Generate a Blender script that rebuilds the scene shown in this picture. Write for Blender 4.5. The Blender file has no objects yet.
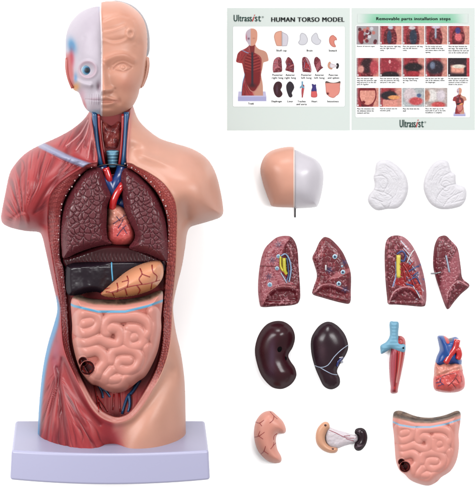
import bpy, bmesh, math
import numpy as np
from mathutils import Vector

S = 0.0006                 # metres per layout unit
CX, CY, CZ = 110.0, -302.0, 2490.0   # where the camera hangs over the table (layout units)
GAIN = 2.6                # how much light a white sheet gets: base colours are the seen colours / GAIN
rng = np.random.RandomState(7)

def wx(px, z): return (CX + (px - CX) * (1 - z / CZ)) * S
def wy(py, z): return -(CY + (py - CY) * (1 - z / CZ)) * S
def lin(c):
    c = np.clip(np.asarray(c, float), 0, 1.2)
    return np.where(c <= .04045, c / 12.92, ((c + .055) / 1.055) ** 2.4)
def rgb(r, g, b): return np.array([r, g, b]) / 255.0
def base(c, gain=None):
    return np.clip(lin(c) / (gain or GAIN), 0, .92)

# ------------------------------------------------------------------ 2-D maths
def cr(pts, n=5, closed=True):
    P = np.array(pts, float); N = len(P); out = []
    rngi = range(N) if closed else range(N - 1)
    for i in rngi:
        if closed: p0, p1, p2, p3 = P[(i-1) % N], P[i], P[(i+1) % N], P[(i+2) % N]
        else: p0, p1, p2, p3 = P[max(i-1, 0)], P[i], P[i+1], P[min(i+2, N-1)]
        for k in range(n):
            t = k / n
            out.append(.5*((2*p1)+(-p0+p2)*t+(2*p0-5*p1+4*p2-p3)*t*t+(-p0+3*p1-3*p2+p3)*t**3))
    if not closed: out.append(P[-1])
    return np.array(out)
def dline(X, Y, pts, closed=False, near=False):
    P = np.asarray(pts, float); N = len(P)
    best = np.full(X.shape, 1e12); tt = np.zeros(X.shape)
    nx = np.zeros(X.shape); ny = np.zeros(X.shape)
    M = N if closed else N - 1
    for i in range(M):
        a = P[i]; b = P[(i+1) % N]; d = b - a; L = max(d @ d, 1e-12)
        t = np.clip(((X-a[0])*d[0]+(Y-a[1])*d[1])/L, 0, 1)
        qx = a[0]+t*d[0]; qy = a[1]+t*d[1]
        e = (X-qx)**2+(Y-qy)**2; m = e < best
        best = np.where(m, e, best); tt = np.where(m, (i+t)/M, tt)
        if near: nx = np.where(m, qx, nx); ny = np.where(m, qy, ny)
    r = np.sqrt(best)
    return (r, nx, ny) if near else (r, tt)
def inside(X, Y, P):
    P = np.asarray(P, float); c = np.zeros(X.shape, bool); N = len(P)
    for i in range(N):
        x1, y1 = P[i]; x2, y2 = P[(i+1) % N]
        if y1 == y2: continue
        m = ((y1 > Y) != (y2 > Y)) & (X < (x2-x1)*(Y-y1)/(y2-y1)+x1)
        c ^= m
    return c
def sd(X, Y, P):
    d, _ = dline(X, Y, P, True)
    return np.where(inside(X, Y, P), d, -d)
def ss(a, b, x):
    t = np.clip((x-a)/(b-a), 0, 1); return t*t*(3-2*t)
def prof(u):
    u = np.clip(u, 0, 1); return np.sqrt(np.clip(1-(1-u)**2, 0, 1))
TAB = rng.rand(128, 128)
def vn(x, y, seed=0):
    x = x + seed*17.31; y = y + seed*9.77
    xi = np.floor(x).astype(int); yi = np.floor(y).astype(int)
    fx = x-xi; fy = y-yi; fx = fx*fx*(3-2*fx); fy = fy*fy*(3-2*fy)
    g = lambda a, b: TAB[a % 128, b % 128]
    return (g(xi, yi)*(1-fx)+g(xi+1, yi)*fx)*(1-fy)+(g(xi, yi+1)*(1-fx)+g(xi+1, yi+1)*fx)*fy
def fbm(x, y, seed=0, o=3):
    r = 0; a = .5; t = 0
    for k in range(o):
        r = r + a*vn(x*2**k, y*2**k, seed+k*3); t += a; a *= .5
    return r/t
def blur(F, sg):
    r = int(sg*3)+1; k = np.exp(-np.arange(-r, r+1)**2/(2*sg*sg)); k /= k.sum()
    for ax in (0, 1):
        pad = [(r, r) if a == ax else (0, 0) for a in (0, 1)]
        G = np.pad(F, pad, mode='edge'); out = 0
        for i, w in enumerate(k):
            sl = [slice(None)]*2; sl[ax] = slice(i, i+F.shape[ax]); out = out + w*G[tuple(sl)]
        F = out
    return F
def vor(X, Y, size, seed, jit=.85, stretch=1.0):
    """distance to nearest cell border of a jittered lattice, and a per-cell random"""
    x = X/size; y = Y/size*stretch; xi = np.floor(x).astype(int); yi = np.floor(y).astype(int)
    f1 = np.full(X.shape, 9.); f2 = np.full(X.shape, 9.); cid = np.zeros(X.shape)
    for dx in (-1, 0, 1):
        for dy in (-1, 0, 1):
            a = xi+dx; b = yi+dy
            jx = TAB[(a+seed*5) % 128, (b+seed*11) % 128]; jy = TAB[(b+seed*3+40) % 128, (a+seed*7+70) % 128]
            d = np.hypot(a+.5+(jx-.5)*jit-x, b+.5+(jy-.5)*jit-y)
            m = d < f1
            f2 = np.where(m, f1, np.minimum(f2, d)); cid = np.where(m, jx*.5+jy*.5, cid); f1 = np.where(m, d, f1)
    return f2-f1, cid
def gau(X, Y, cx, cy, rx, ry=None, ang=0):
    ry = ry or rx; c, s = math.cos(ang), math.sin(ang)
    u = (X-cx)*c+(Y-cy)*s; v = -(X-cx)*s+(Y-cy)*c
    return np.exp(-(u/rx)**2-(v/ry)**2)
def mix(C, m, col):
    m = np.clip(m, 0, 1)[..., None]; return C*(1-m)+np.asarray(col)*m
def fill(X, col): return np.ones(X.shape+(3,))*np.asarray(col)
def stroke(C, X, Y, pts, w, col, soft=.5, taper=0, amount=1):
    d, t = dline(X, Y, pts); ww = w*(1-taper*t)
    return mix(C, amount*ss(ww/2+soft, ww/2-soft*.6, d), col)
def region(C, X, Y, poly, col, soft=.6, amount=1):
    return mix(C, amount*ss(-soft, soft, sd(X, Y, poly)), col)

class Ras:
    def __init__(s, poly, step, pad=3):
        P = np.asarray(poly); s.s = step
        s.x0, s.y0 = P.min(0)-pad; x1, y1 = P.max(0)+pad
        xs = np.arange(s.x0, x1+step, step); ys = np.arange(s.y0, y1+step, step)
        s.X, s.Y = np.meshgrid(xs, ys)
    def samp(s, F, x, y):
        h, w = s.X.shape
        u = np.clip((x-s.x0)/s.s, 0, w-1.001); v = np.clip((y-s.y0)/s.s, 0, h-1.001)
        i = u.astype(int); j = v.astype(int); a = u-i; b = v-j
        if F.ndim == 3: a = a[..., None]; b = b[..., None]
        return (F[j, i]*(1-a)+F[j, i+1]*a)*(1-b)+(F[j+1, i]*(1-a)+F[j+1, i+1]*a)*b

# ------------------------------------------------------------------ materials
def newmat(name):
    m = bpy.data.materials.new(name); m.use_nodes = True
    return m, m.node_tree, m.node_tree.nodes['Principled BSDF']
def painted(name, rough=.38, coat=.0, bump=.12, scale=900, spec=.5, sss=0, nofres=0):
    """painted vinyl: hand-painted colour attribute, faint mottling in gloss and surface"""
    m, nt, p = newmat(name); N = nt.nodes; L = nt.links
    a = N.new('ShaderNodeAttribute'); a.attribute_name = 'Col'
    tc = N.new('ShaderNodeTexCoord'); n = N.new('ShaderNodeTexNoise'); n.inputs['Scale'].default_value = scale
    n.inputs['Detail'].default_value = 3
    L.new(tc.outputs['Object'], n.inputs['Vector'])
    n2 = N.new('ShaderNodeTexNoise'); n2.inputs['Scale'].default_value = 120; n2.inputs['Detail'].default_value = 2
    L.new(tc.outputs['Object'], n2.inputs['Vector'])
    mr = N.new('ShaderNodeMapRange'); mr.inputs['To Min'].default_value = .93; mr.inputs['To Max'].default_value = 1.07
    L.new(n2.outputs['Fac'], mr.inputs['Value'])
    vm = N.new('ShaderNodeVectorMath'); vm.operation = 'SCALE'
    L.new(a.outputs['Color'], vm.inputs[0]); L.new(mr.outputs['Result'], vm.inputs['Scale'])
    L.new(vm.outputs['Vector'], p.inputs['Base Color'])
    mr2 = N.new('ShaderNodeMapRange'); mr2.inputs['To Min'].default_value = rough-.05; mr2.inputs['To Max'].default_value = rough+.07
    L.new(n2.outputs['Fac'], mr2.inputs['Value']); L.new(mr2.outputs['Result'], p.inputs['Roughness'])
    b = N.new('ShaderNodeBump'); b.inputs['Strength'].default_value = bump; b.inputs['Distance'].default_value = .0003
    L.new(n.outputs['Fac'], b.inputs['Height']); L.new(b.outputs['Normal'], p.inputs['Normal'])
    p.inputs['Coat Weight'].default_value = coat; p.inputs['Coat Roughness'].default_value = .12
    p.inputs['Specular IOR Level'].default_value = spec
    if sss:
        p.inputs['Subsurface Weight'].default_value = sss; p.inputs['Subsurface Scale'].default_value = .002
        p.inputs['Subsurface Radius'].default_value = (1, .4, .25)
    if nofres:
        d = N.new('ShaderNodeBsdfDiffuse'); g = N.new('ShaderNodeBsdfGlossy'); x = N.new('ShaderNodeMixShader'); x.inputs['Fac'].default_value = nofres
        L.new(vm.outputs['Vector'], d.inputs['Color']); L.new(mr2.outputs['Result'], g.inputs['Roughness'])
        for q in (d, g): L.new(b.outputs['Normal'], q.inputs['Normal'])
        L.new(d.outputs[0], x.inputs[1]); L.new(g.outputs[0], x.inputs[2]); L.new(x.outputs[0], N['Material Output'].inputs['Surface'])
    return m
def flat(name, c, rough=.4, coat=0, metal=0, bump=0, spec=.5, gain=None):
    m, nt, p = newmat(name)
    p.inputs['Base Color'].default_value = (*base(c, gain), 1)
    p.inputs['Roughness'].default_value = rough; p.inputs['Coat Weight'].default_value = coat
    p.inputs['Metallic'].default_value = metal; p.inputs['Specular IOR Level'].default_value = spec
    n = nt.nodes.new('ShaderNodeTexNoise'); n.inputs['Scale'].default_value = 700
    tc = nt.nodes.new('ShaderNodeTexCoord'); nt.links.new(tc.outputs['Object'], n.inputs['Vector'])
    b = nt.nodes.new('ShaderNodeBump'); b.inputs['Strength'].default_value = bump or .04; b.inputs['Distance'].default_value = .0002
    nt.links.new(n.outputs['Fac'], b.inputs['Height']); nt.links.new(b.outputs['Normal'], p.inputs['Normal'])
    return m
M_SKIN = painted('painted_vinyl_skin', .42, 0, .08, spec=.32, sss=.06)
M_GLOSS = painted('painted_vinyl_gloss', .33, .05, .10, spec=.38)
M_LUNG = painted('painted_vinyl_lung', .34, .0, .12, nofres=.045)
M_DARK = painted('painted_vinyl_dark', .27, .0, .06, nofres=.03)
M_MATT = painted('painted_vinyl_matt', .5, 0, .12, spec=.35)
M_PRINT = painted('printed_paper', .6, 0, .0, spec=.2)
M_BLUE = flat('blue_vessel_paint', rgb(26, 92, 146), .32, .1)
M_RED = flat('red_vessel_paint', rgb(190, 30, 34), .32, .2)
M_DRED = flat('fine_red_line_paint', rgb(168, 30, 30), .4)
M_LBLUE = flat('light_blue_paint', rgb(86, 178, 222), .4)
M_BEAD = flat('pale_bead_paint', rgb(226, 190, 190), .35, .2)
M_INK = flat('black_ink', rgb(20, 26, 26), .6, spec=.1)
M_INKR = flat('red_ink', rgb(214, 50, 52), .6, spec=.1)
M_INKG = flat('dark_green_ink', rgb(38, 74, 66), .6, spec=.1)
M_STEEL = flat('steel_pin', rgb(120, 120, 124), .25, metal=1, gain=1)
M_IRON = flat('dark_pin', rgb(52, 50, 54), .35, metal=.6)
M_WLINE = flat('white_line_paint', rgb(235, 228, 232), .4)

# ------------------------------------------------------------------ objects
COL = bpy.context.scene.collection
ORG = {}
def empty(name, px, py, label, cat, group=None):
    o = bpy.data.objects.new(name, None); COL.objects.link(o)
    o.empty_display_size = .01
    o.location = (wx(px, 0), wy(py, 0), 0); ORG[o] = np.array(o.location)
    tag(o, label, cat, group); return o
def tag(o, label, cat, group=None):
    o['label'] = label; o['category'] = cat
    if group: o['group'] = group
def link(name, me, mat, parent, V=None):
    o = bpy.data.objects.new(name, me); COL.objects.link(o); me.materials.append(mat)
    if parent is not None: o.parent = parent; ORG[o] = ORG[parent]
    return o
def mesh_from(name, V, faces, mat, parent, cols=None, smooth=True, loc=None):
    """V in world metres"""
    V = np.asarray(V, float)
    org = ORG[parent] if parent is not None else (loc if loc is not None else np.array([(V[:, 0].min()+V[:, 0].max())/2, (V[:, 1].min()+V[:, 1].max())/2, V[:, 2].min()]))
    me = bpy.data.meshes.new(name)
    me.from_pydata((V-org).tolist(), [], faces if isinstance(faces, list) else faces.tolist())
    if smooth: me.polygons.foreach_set('use_smooth', [True]*len(me.polygons))
    if cols is not None:
        a = me.attributes.new('Col', 'FLOAT_COLOR', 'POINT')
        c4 = np.ones((len(V), 4), np.float32); c4[:, :3] = base(cols); a.data.foreach_set('color', c4.ravel())
    me.update()
    o = link(name, me, mat, parent)
    if parent is None: o.location = org; ORG[o] = org
    return o
def solid(name, poly, R, Z, C, zb, mat, parent=None, wall_col=None):
    """relief with height Z over the outline, closed behind by zb (number or field)"""
    X, Y = R.X, R.Y
    D = inside(X, Y, poly)
    cell = D[:-1, :-1] | D[1:, :-1] | D[:-1, 1:] | D[1:, 1:]
    use = np.zeros(D.shape, bool)
    use[:-1, :-1] |= cell; use[1:, :-1] |= cell; use[:-1, 1:] |= cell; use[1:, 1:] |= cell
    x = X[use].copy(); y = Y[use].copy(); out = ~D[use]
    dd, nx, ny = dline(x, y, poly, True, near=True)
    snap = out | (dd < R.s*.28)
    x = np.where(snap, nx, x); y = np.where(snap, ny, y)
    idx = -np.ones(D.shape, int); idx[use] = np.arange(use.sum())
    z = R.samp(Z, x, y); c = R.samp(C, x, y)
    zbb = R.samp(zb, x, y) if isinstance(zb, np.ndarray) else np.full(x.shape, float(zb))
    zbb = np.minimum(zbb, z-.15)
    j, i = np.nonzero(cell)
    q = np.stack([idx[j, i], idx[j+1, i], idx[j+1, i+1], idx[j, i+1]], 1)
    n = len(x)
    # border edges
    e = np.concatenate([q[:, [0, 1]], q[:, [1, 2]], q[:, [2, 3]], q[:, [3, 0]]])
    key = {}
    es = e[:, 0]*n+e[:, 1]; rs = e[:, 1]*n+e[:, 0]
    b = e[~np.isin(es, rs)]
    V = np.concatenate([np.stack([wx(x, z), wy(y, z), z*S], 1), np.stack([wx(x, zbb), wy(y, zbb), zbb*S], 1)])
    F = np.concatenate([q, q[:, ::-1]+n, np.stack([b[:, 1], b[:, 0], b[:, 0]+n, b[:, 1]+n], 1)])
    cc = np.concatenate([c, c if wall_col is None else np.ones_like(c)*wall_col])
    return mesh_from(name, V, F, mat, parent, cc)
def tube(name, pts, r, mat, parent, zf, taper=.0, n=6, sub=4, lift=0):
    P = cr(pts, sub, False) if len(pts) > 2 else np.array(pts, float)
    if len(pts) == 2: P = np.array([P[0]+(P[1]-P[0])*t for t in np.linspace(0, 1, 5)])
    z = zf(P[:, 0], P[:, 1])+lift if callable(zf) else np.full(len(P), float(zf)+lift)
    W = np.stack([wx(P[:, 0], z), wy(P[:, 1], z), z*S], 1)
    rr = (r if np.ndim(r) else r*(1-taper*np.linspace(0, 1, len(P))))*np.ones(len(P))*S
    T = np.gradient(W, axis=0); T /= np.linalg.norm(T, axis=1)[:, None]+1e-12
    V = []
    for k in range(len(P)):
        a = np.cross(T[k], [0, 0, 1.]); a /= np.linalg.norm(a)+1e-12; b = np.cross(a, T[k])
        for q in range(n):
            t = 2*math.pi*q/n; V.append(W[k]+rr[k]*(a*math.cos(t)+b*math.sin(t)))
    F = []
    for k in range(len(P)-1):
        for q in range(n): F.append([k*n+q, k*n+(q+1) % n, (k+1)*n+(q+1) % n, (k+1)*n+q])
    F.append(list(range(n))[::-1]); F.append([(len(P)-1)*n+q for q in range(n)])
    return mesh_from(name, V, F, mat, parent)
def tubes(name, lists, r, mat, parent, zf, taper=.0, lift=0, n=5):
    """one branching vessel"""
    V = []; F = []
    for pts in lists:
        t = tube('tmp', pts, r, mat, parent, zf, taper, n, 3, lift)
        off = len(V); V += [np.array(v.co)+ORG[parent] for v in t.data.vertices]
        F += [[i+off for i in p.vertices] for p in t.data.polygons]
        me = t.data; bpy.data.objects.remove(t); bpy.data.meshes.remove(me)
    return mesh_from(name, V, F, mat, parent)
def ball(name, cx, cy, z, rx, ry, rz, mat, parent, colf=None, n=20):
    V = []; F = []; cs = []
    for i in range(n//2+1):
        th = math.pi*i/(n//2)
        for k in range(n):
            ph = 2*math.pi*k/n
            dx = math.sin(th)*math.cos(ph); dy = math.sin(th)*math.sin(ph); dz = math.cos(th)
            V.append([wx(cx, z)+dx*rx*S, wy(cy, z)-dy*ry*S, z*S+dz*rz*S])
            if colf: cs.append(colf(math.hypot(dx, dy) if dz > 0 else 1))
    for i in range(n//2):
        for k in range(n): F.append([i*n+k, i*n+(k+1) % n, (i+1)*n+(k+1) % n, (i+1)*n+k])
    o = mesh_from(name, V, [f[::-1] if True else f for f in F], mat, parent, np.array(cs) if colf else None)
    bm = bmesh.new(); bm.from_mesh(o.data); bmesh.ops.remove_doubles(bm, verts=bm.verts, dist=1e-7)
    bmesh.ops.recalc_face_normals(bm, faces=bm.faces); bm.to_mesh(o.data); bm.free()
    return o
def beads(name, pts, r, mat, parent, zf, step, jit=.4):
    """a beaded seam: one strip of small raised dots"""
    P = cr(pts, 6, False); seg = np.hypot(*np.diff(P, axis=0).T); L = np.concatenate([[0], np.cumsum(seg)])
    V = []; F = []; s = 0
    while s < L[-1]:
        x = np.interp(s, L, P[:, 0])+(rng.rand()-.5)*jit; y = np.interp(s, L, P[:, 1])+(rng.rand()-.5)*jit
        z = float(zf(np.array([x]), np.array([y]))[0]); rr = r*(.55+.7*rng.rand())
        o = len(V)
        for a in range(3):
            for k in range(7):
                t = 2*math.pi*k/7; h = (0-.3, .5, .9)[a]; q = (1., .85, .4)[a]
                V.append([wx(x, z)+math.cos(t)*rr*q*S, wy(y, z)+math.sin(t)*rr*q*S, (z+h*rr)*S])
        for a in range(2):
            for k in range(7): F.append([o+a*7+k, o+a*7+(k+1) % 7, o+(a+1)*7+(k+1) % 7, o+(a+1)*7+k])
        F.append([o+14+k for k in range(7)])
        s += step*(.5+rng.rand())
    return mesh_from(name, V, F, mat, parent)

# ================================================================== TABLE
me = bpy.data.meshes.new('table_top'); a = 2.4
me.from_pydata([(-a, -a, 0), (a, -a, 0), (a, a, 0), (-a, a, 0)], [], [(0, 1, 2, 3)])
mt, nt, p = newmat('white_sweep'); p.inputs['Base Color'].default_value = (.93, .93, .93, 1); p.inputs['Roughness'].default_value = .9
p.inputs['Specular IOR Level'].default_value = .1
n = nt.nodes.new('ShaderNodeTexNoise'); n.inputs['Scale'].default_value = 300
b = nt.nodes.new('ShaderNodeBump'); b.inputs['Strength'].default_value = .03; nt.links.new(n.outputs['Fac'], b.inputs['Height']); nt.links.new(b.outputs['Normal'], p.inputs['Normal'])
tb = bpy.data.objects.new('white_table_surface', me); COL.objects.link(tb); me.materials.append(mt); tb['kind'] = 'structure'

# ================================================================== TORSO MODEL
tor = empty('torso_model', 112, 300, 'large anatomical half-flayed human torso and head on a lilac base', 'anatomical model')
MUS = rgb(182, 56, 60); MUSD = rgb(112, 24, 34); MUSL = rgb(214, 98, 98); SKN = rgb(226, 166, 143)
OUTL = cr([(94, 104), (90, 110), (86.5, 116), (80, 123), (70, 130.5), (56, 138), (40, 145), (26, 153), (16, 163), (9.5, 174), (5.5, 192),
           (2, 210), (1, 218), (3.5, 224), (12, 228), (26, 231), (38, 232), (42, 236), (45.5, 250), (49, 266), (53, 284), (56.5, 300), (57.2, 311),
           (54, 324), (48.5, 342), (44, 362), (41, 384), (38.8, 410), (37.8, 435), (37.8, 462)], 5, False)
OUTR = cr([(186.3, 462), (185.8, 430), (185.3, 400), (184.3, 378), (181, 354), (176, 332), (173.2, 312), (174, 300), (177.5, 284), (182, 266), (185, 248), (187, 234),
           (190, 227.5), (196, 225), (207, 222), (219, 218), (223, 213.5), (223, 206), (220.5, 191), (216, 174), (209, 161), (200, 153), (189, 147.6), (175, 143.5),
           (160, 138.5), (148, 130), (140, 122), (136, 115), (133, 106)], 5, False)
TRP = np.concatenate([OUTL, OUTR])
LONG = np.concatenate([OUTL, [(37.8, 620)], [(186.3, 620)], OUTR])
R = Ras(TRP, .55, 3); X, Y = R.X, R.Y
D = sd(X, Y, LONG)
zs = np.interp(Y[:, 0], [100, 150, 230, 300, 460], [44, 42, 42, 42, 42])[:, None]+0*X
T = np.interp(Y[:, 0], [100, 128, 150, 180, 230, 270, 310, 350, 400, 460], [34, 36, 44, 50, 52, 50, 48, 50, 52, 52])[:, None]
RR = np.interp(Y[:, 0], [100, 130, 160, 230, 300, 380, 460], [20, 26, 36, 36, 48, 64, 68])[:, None]
P0 = prof(D/RR)
Z = zs+T*P0
Zb = blur(Z, 7/R.s*.55)
w = ss(5, 22, D); Z = Z*(1-w)+Zb*w
Dp = np.maximum(D, 0)
edge = ss(0, 10, D)
# broad forms
Z += edge*(8*gau(X, Y, 178, 190, 26, 22)+7*gau(X, Y, 44, 180, 26, 22)+5*gau(X, Y, 28, 196, 17, 26)+5*gau(X, Y, 203, 190, 15, 26))
Z -= edge*(9*gau(X, Y, 48, 222, 9, 13)+9*gau(X, Y, 186, 216, 8, 13))          # arm pits
Z -= edge*(6*gau(X, Y, 96, 150, 9, 7)+6*gau(X, Y, 133, 150, 8, 7))
Z += edge*(3*gau(X, Y, 150, 158, 22, 4, .35)+3*gau(X, Y, 72, 158, 22, 4, -.35+.7))
Z -= 15*gau(X, Y, 112, 462, 11, 34)+0
Z += edge*(5*gau(X, Y, 75, 425, 22, 36)+6*gau(X, Y, 152, 430, 24, 40))
Z -= edge*5*np.exp(-(dline(X, Y, cr([(170, 372), (152, 398), (132, 424), (116, 446)], 5, False))[0]/9)**2)
Z -= edge*3*np.exp(-(dline(X, Y, cr([(56, 360), (72, 392), (92, 420), (106, 446)], 5, False))[0]/5)**2)
# paint
C = fill(X, SKN)
C = mix(C, .35*(fbm(X/30, Y/30, 5)-.3), rgb(232, 150, 130))
# muscle side
musc = [(50, 100), (100, 100), (100, 140), (104, 175), (112, 200), (112, 300), (112, 418), (116, 436), (119, 470), (-5, 470), (-5, 100)]
mm = ss(-5, 3, sd(X, Y, cr(musc, 4)))
Cm = fill(X, MUS)
def fib(ox, oy, f, rs=30, seed=0):
    ang = np.arctan2(Y-oy, X-ox); r = np.hypot(X-ox, Y-oy)
    return fbm(ang*f, r/rs, seed, 2)
H = np.zeros(X.shape)
def fibre(mask, ox, oy, f, seed, amp=1.6, line=.8, rs=30):
    global Cm, H
    v = fib(ox, oy, f, rs, seed)
    li = np.exp(-((v-.5)/.09)**2)                     # thin seams between bundles
    rr_ = np.hypot(X-ox, Y-oy); v2 = vn(np.arctan2(Y-oy, X-ox)*f*2.3, rr_/(rs*1.8), seed+7); l2 = (ss(.6, .8, v2)-.6*ss(.4, .2, v2))*ss(10, 26, rr_)
    ph = np.arctan2(Y-oy, X-ox)*f*2.6+2.2*vn(rr_/18+seed, np.arctan2(Y-oy, X-ox)*f*.8, seed+11)*2
    l3 = np.exp(-(np.sin(ph)/.32)**2)*ss(14, 30, rr_)*ss(.25, .5, vn(rr_/14, ph/2, seed+13))
    H += mask*amp*((v-.5)*1.1-li*.3+.25*l2-.55*l3)
    Cm = mix(Cm, mask*.7*l3, MUSD)
    Cm = mix(Cm, mask*.32*np.maximum(l2, 0), MUSL); Cm = mix(Cm, mask*.7*np.maximum(-l2, 0), MUSD)
    Cm = mix(Cm, mask*line*.25*li, MUSL*.95)
    Cm = mix(Cm, mask*.75*ss(.5, .2, v), MUSD)
    Cm = mix(Cm, mask*.25*ss(.55, .85, v), MUSL)
delt = ss(0, 8, sd(X, Y, cr([(3, 222), (6, 180), (20, 155), (44, 146), (60, 155), (46, 185), (30, 212), (20, 222)], 4)))
pec = ss(0, 8, sd(X, Y, cr([(30, 214), (48, 188), (64, 156), (92, 164), (70, 178), (52, 196), (47, 214)], 4)))
fibre(delt, 24, 226, 11, 1, 2.0)
fibre(pec, 22, 222, 13, 2, 1.8)
trap = ss(0, 7, sd(X, Y, cr([(30, 150), (60, 134), (84, 118), (94, 112), (98, 140), (96, 162), (60, 150)], 4)))
fibre(trap, 100, 84, 10, 3, 1.6)
flank = ss(0, 6, sd(X, Y, cr([(38, 232), (52, 210), (52, 250), (60, 300), (62, 340), (46, 345), (50, 300), (46, 260)], 4)))
fibre(flank*.7, 20, -260, 60, 4, 1.0, rs=60)
th1 = ss(0, 6, sd(X, Y, cr([(40, 400), (50, 372), (60, 380), (70, 420), (78, 460), (38, 462)], 4)))
th2 = ss(0, 6, sd(X, Y, cr([(58, 366), (72, 392), (92, 420), (112, 440), (112, 462), (80, 462), (66, 410)], 4)))
fibre(th1, 60, 366, 11, 5, 1.6)
fibre(th2, 52, 372, 12, 6, 1.6)
bic = ss(0, 4, sd(X, Y, cr([(10, 226), (14, 216), (24, 211), (30, 218), (28, 230), (16, 230)], 4)))
H += 4*bic; fibre(bic, 20, 206, 4, 7, 1.4); Cm = mix(Cm, .35*bic, rgb(222, 120, 116))
for pts, wd, am in (([(57, 368), (61, 400), (68, 452)], 2.2, .9), ([(62, 358), (58, 384), (50, 420), (46, 445)], 1.6, .7), ([(64, 360), (80, 396), (100, 424)], 2.5, .7),
                    ([(35, 212), (52, 184), (78, 166)], 2, .6), ([(94, 116), (92, 140), (94, 160)], 2, .7), ([(86, 122), (74, 140), (68, 152)], 3, .6)):
    d, t = dline(X, Y, cr(pts, 5, False)); g = np.exp(-(d/wd)**2)
    H -= 2.5*am*g; Cm = mix(Cm, .7*am*g, MUSD)
Cm = mix(Cm, .5*ss(4, 0, dline(X, Y, cr([(92, 118), (88, 134), (84, 150)], 4, False))[0])*0+.45*gau(X, Y, 90, 134, 4, 14), rgb(220, 150, 150))
for pts in ([(91, 113), (86, 134), (76, 150)], [(95, 116), (91, 140), (88, 158)], [(88, 120), (80, 134), (66, 146)], [(97, 118), (95, 140), (94, 160)]):
    Cm = stroke(Cm, X, Y, cr(pts, 5, False), .7, rgb(226, 160, 160), .5)
    d, _ = dline(X, Y, cr(pts, 5, False)); H += .8*np.exp(-(d/1.2)**2)
# pale tendon band along the collar bone, blue sheath down the flank
clav = cr([(41, 145), (55, 152), (72, 160), (96, 168.5)], 5, False); d, t = dline(X, Y, clav)
Cm = mix(Cm, .85*ss(4.6, 2.2, d), rgb(152, 168, 206)); Cm = mix(Cm, .5*ss(1.6, .3, d), rgb(186, 196, 222)); H += 2.5*ss(5, 1, d)
blu = np.concatenate([cr([(57, 296), (60, 308), (58, 326), (52, 345), (47, 365), (43.5, 390), (40.5, 420), (39.5, 444)], 5, False), [(30, 450), (30, 330), (50, 296)]])
Cm = mix(Cm, ss(-2, 2, sd(X, Y, blu)), rgb(84, 164, 216))
Cm = mix(Cm, .25*gau(X, Y, 55, 350, 6, 22), rgb(150, 130, 170))
tend = gau(X, Y, 56, 352, 5, 16, .1); Cm = mix(Cm, .35*tend, rgb(190, 120, 150))
C = C*(1-mm[..., None])+Cm*mm[..., None]
C = mix(C, .55*np.exp(-((X-118)/7)**2)*ss(414, 432, Y), rgb(214, 100, 104))
Z += H*mm*edge
# cavity
COUT = cr([(93, 163), (81, 169), (71, 175), (59, 184), (51, 195), (48.5, 208), (48.5, 231), (51.5, 252), (54.5, 270), (58, 290), (61, 310), (62, 330), (63.5, 345),
           (68, 360), (75, 375), (88, 403), (98, 415.5), (110, 422), (120, 422.6), (133, 417), (148, 398), (161, 373), (168, 352), (171, 330), (172, 300), (174, 280),
           (175.5, 260), (176.6, 229), (176.6, 213), (174, 199), (164, 184), (150, 173.5), (137, 167), (127, 163)], 4)
CIN = cr([(93, 168), (84, 172), (74, 184), (66, 197), (62, 210), (60.5, 235), (60.5, 258), (64, 268), (66, 290), (67.5, 310), (69, 330), (70, 345), (74, 360), (81, 377),
          (90, 395), (100, 409), (112, 416), (121, 416.5), (131, 411), (143, 394), (155, 371), (161, 350), (163, 330), (164, 300), (166, 262), (167.5, 234), (165.5, 213),
          (157.5, 194), (146, 181), (135, 172), (125, 168)], 4)
do = sd(X, Y, COUT); di = sd(X, Y, CIN)
band = ss(-.6, .6, do)
up = ss(392, 366, Y)
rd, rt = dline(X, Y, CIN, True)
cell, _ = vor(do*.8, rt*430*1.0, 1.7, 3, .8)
Cb = fill(X, rgb(160, 58, 58))
Cb = mix(Cb, .45*ss(.35, .05, cell), rgb(112, 30, 38))
rib = .5+.5*np.sin(Y*1.35+X*.25); Cb = mix(Cb, .4*rib*ss(270, 240, Y), rgb(200, 92, 90))
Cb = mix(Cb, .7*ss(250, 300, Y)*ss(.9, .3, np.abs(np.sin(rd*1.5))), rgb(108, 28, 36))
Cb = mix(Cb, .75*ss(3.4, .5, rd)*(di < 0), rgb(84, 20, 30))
right = ss(108, 118, X); Cb = mix(Cb, .7*right*ss(.0, .3, cell), rgb(204, 96, 84))
Cb = mix(Cb, (1-up)*.9, rgb(214, 140, 128)); 
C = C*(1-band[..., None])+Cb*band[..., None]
lip = np.exp(-(do/3.2)**2)
Z += lip*(1.5*up+3.5*(1-up))*edge
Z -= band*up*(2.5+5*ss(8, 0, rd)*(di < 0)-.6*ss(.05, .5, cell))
fl = 58+9*ss(262, 240, Y)+14*ss(375, 417, Y)
cav = ss(-.7, .9, di)
Z = Z*(1-cav)+fl*cav
Cf = fill(X, rgb(168, 54, 58)); Cf = mix(Cf, ss(360, 392, Y), rgb(196, 74, 78))
st = vn(X*1.1, Y/14, 4); Cf = mix(Cf, .6*ss(.5, .8, st)*ss(380, 400, Y), rgb(222, 128, 120)); Cf = mix(Cf, .4*ss(.4, .1, st)*ss(380, 400, Y), rgb(168, 44, 52))
C = C*(1-cav[..., None])+Cf*cav[..., None]
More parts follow.
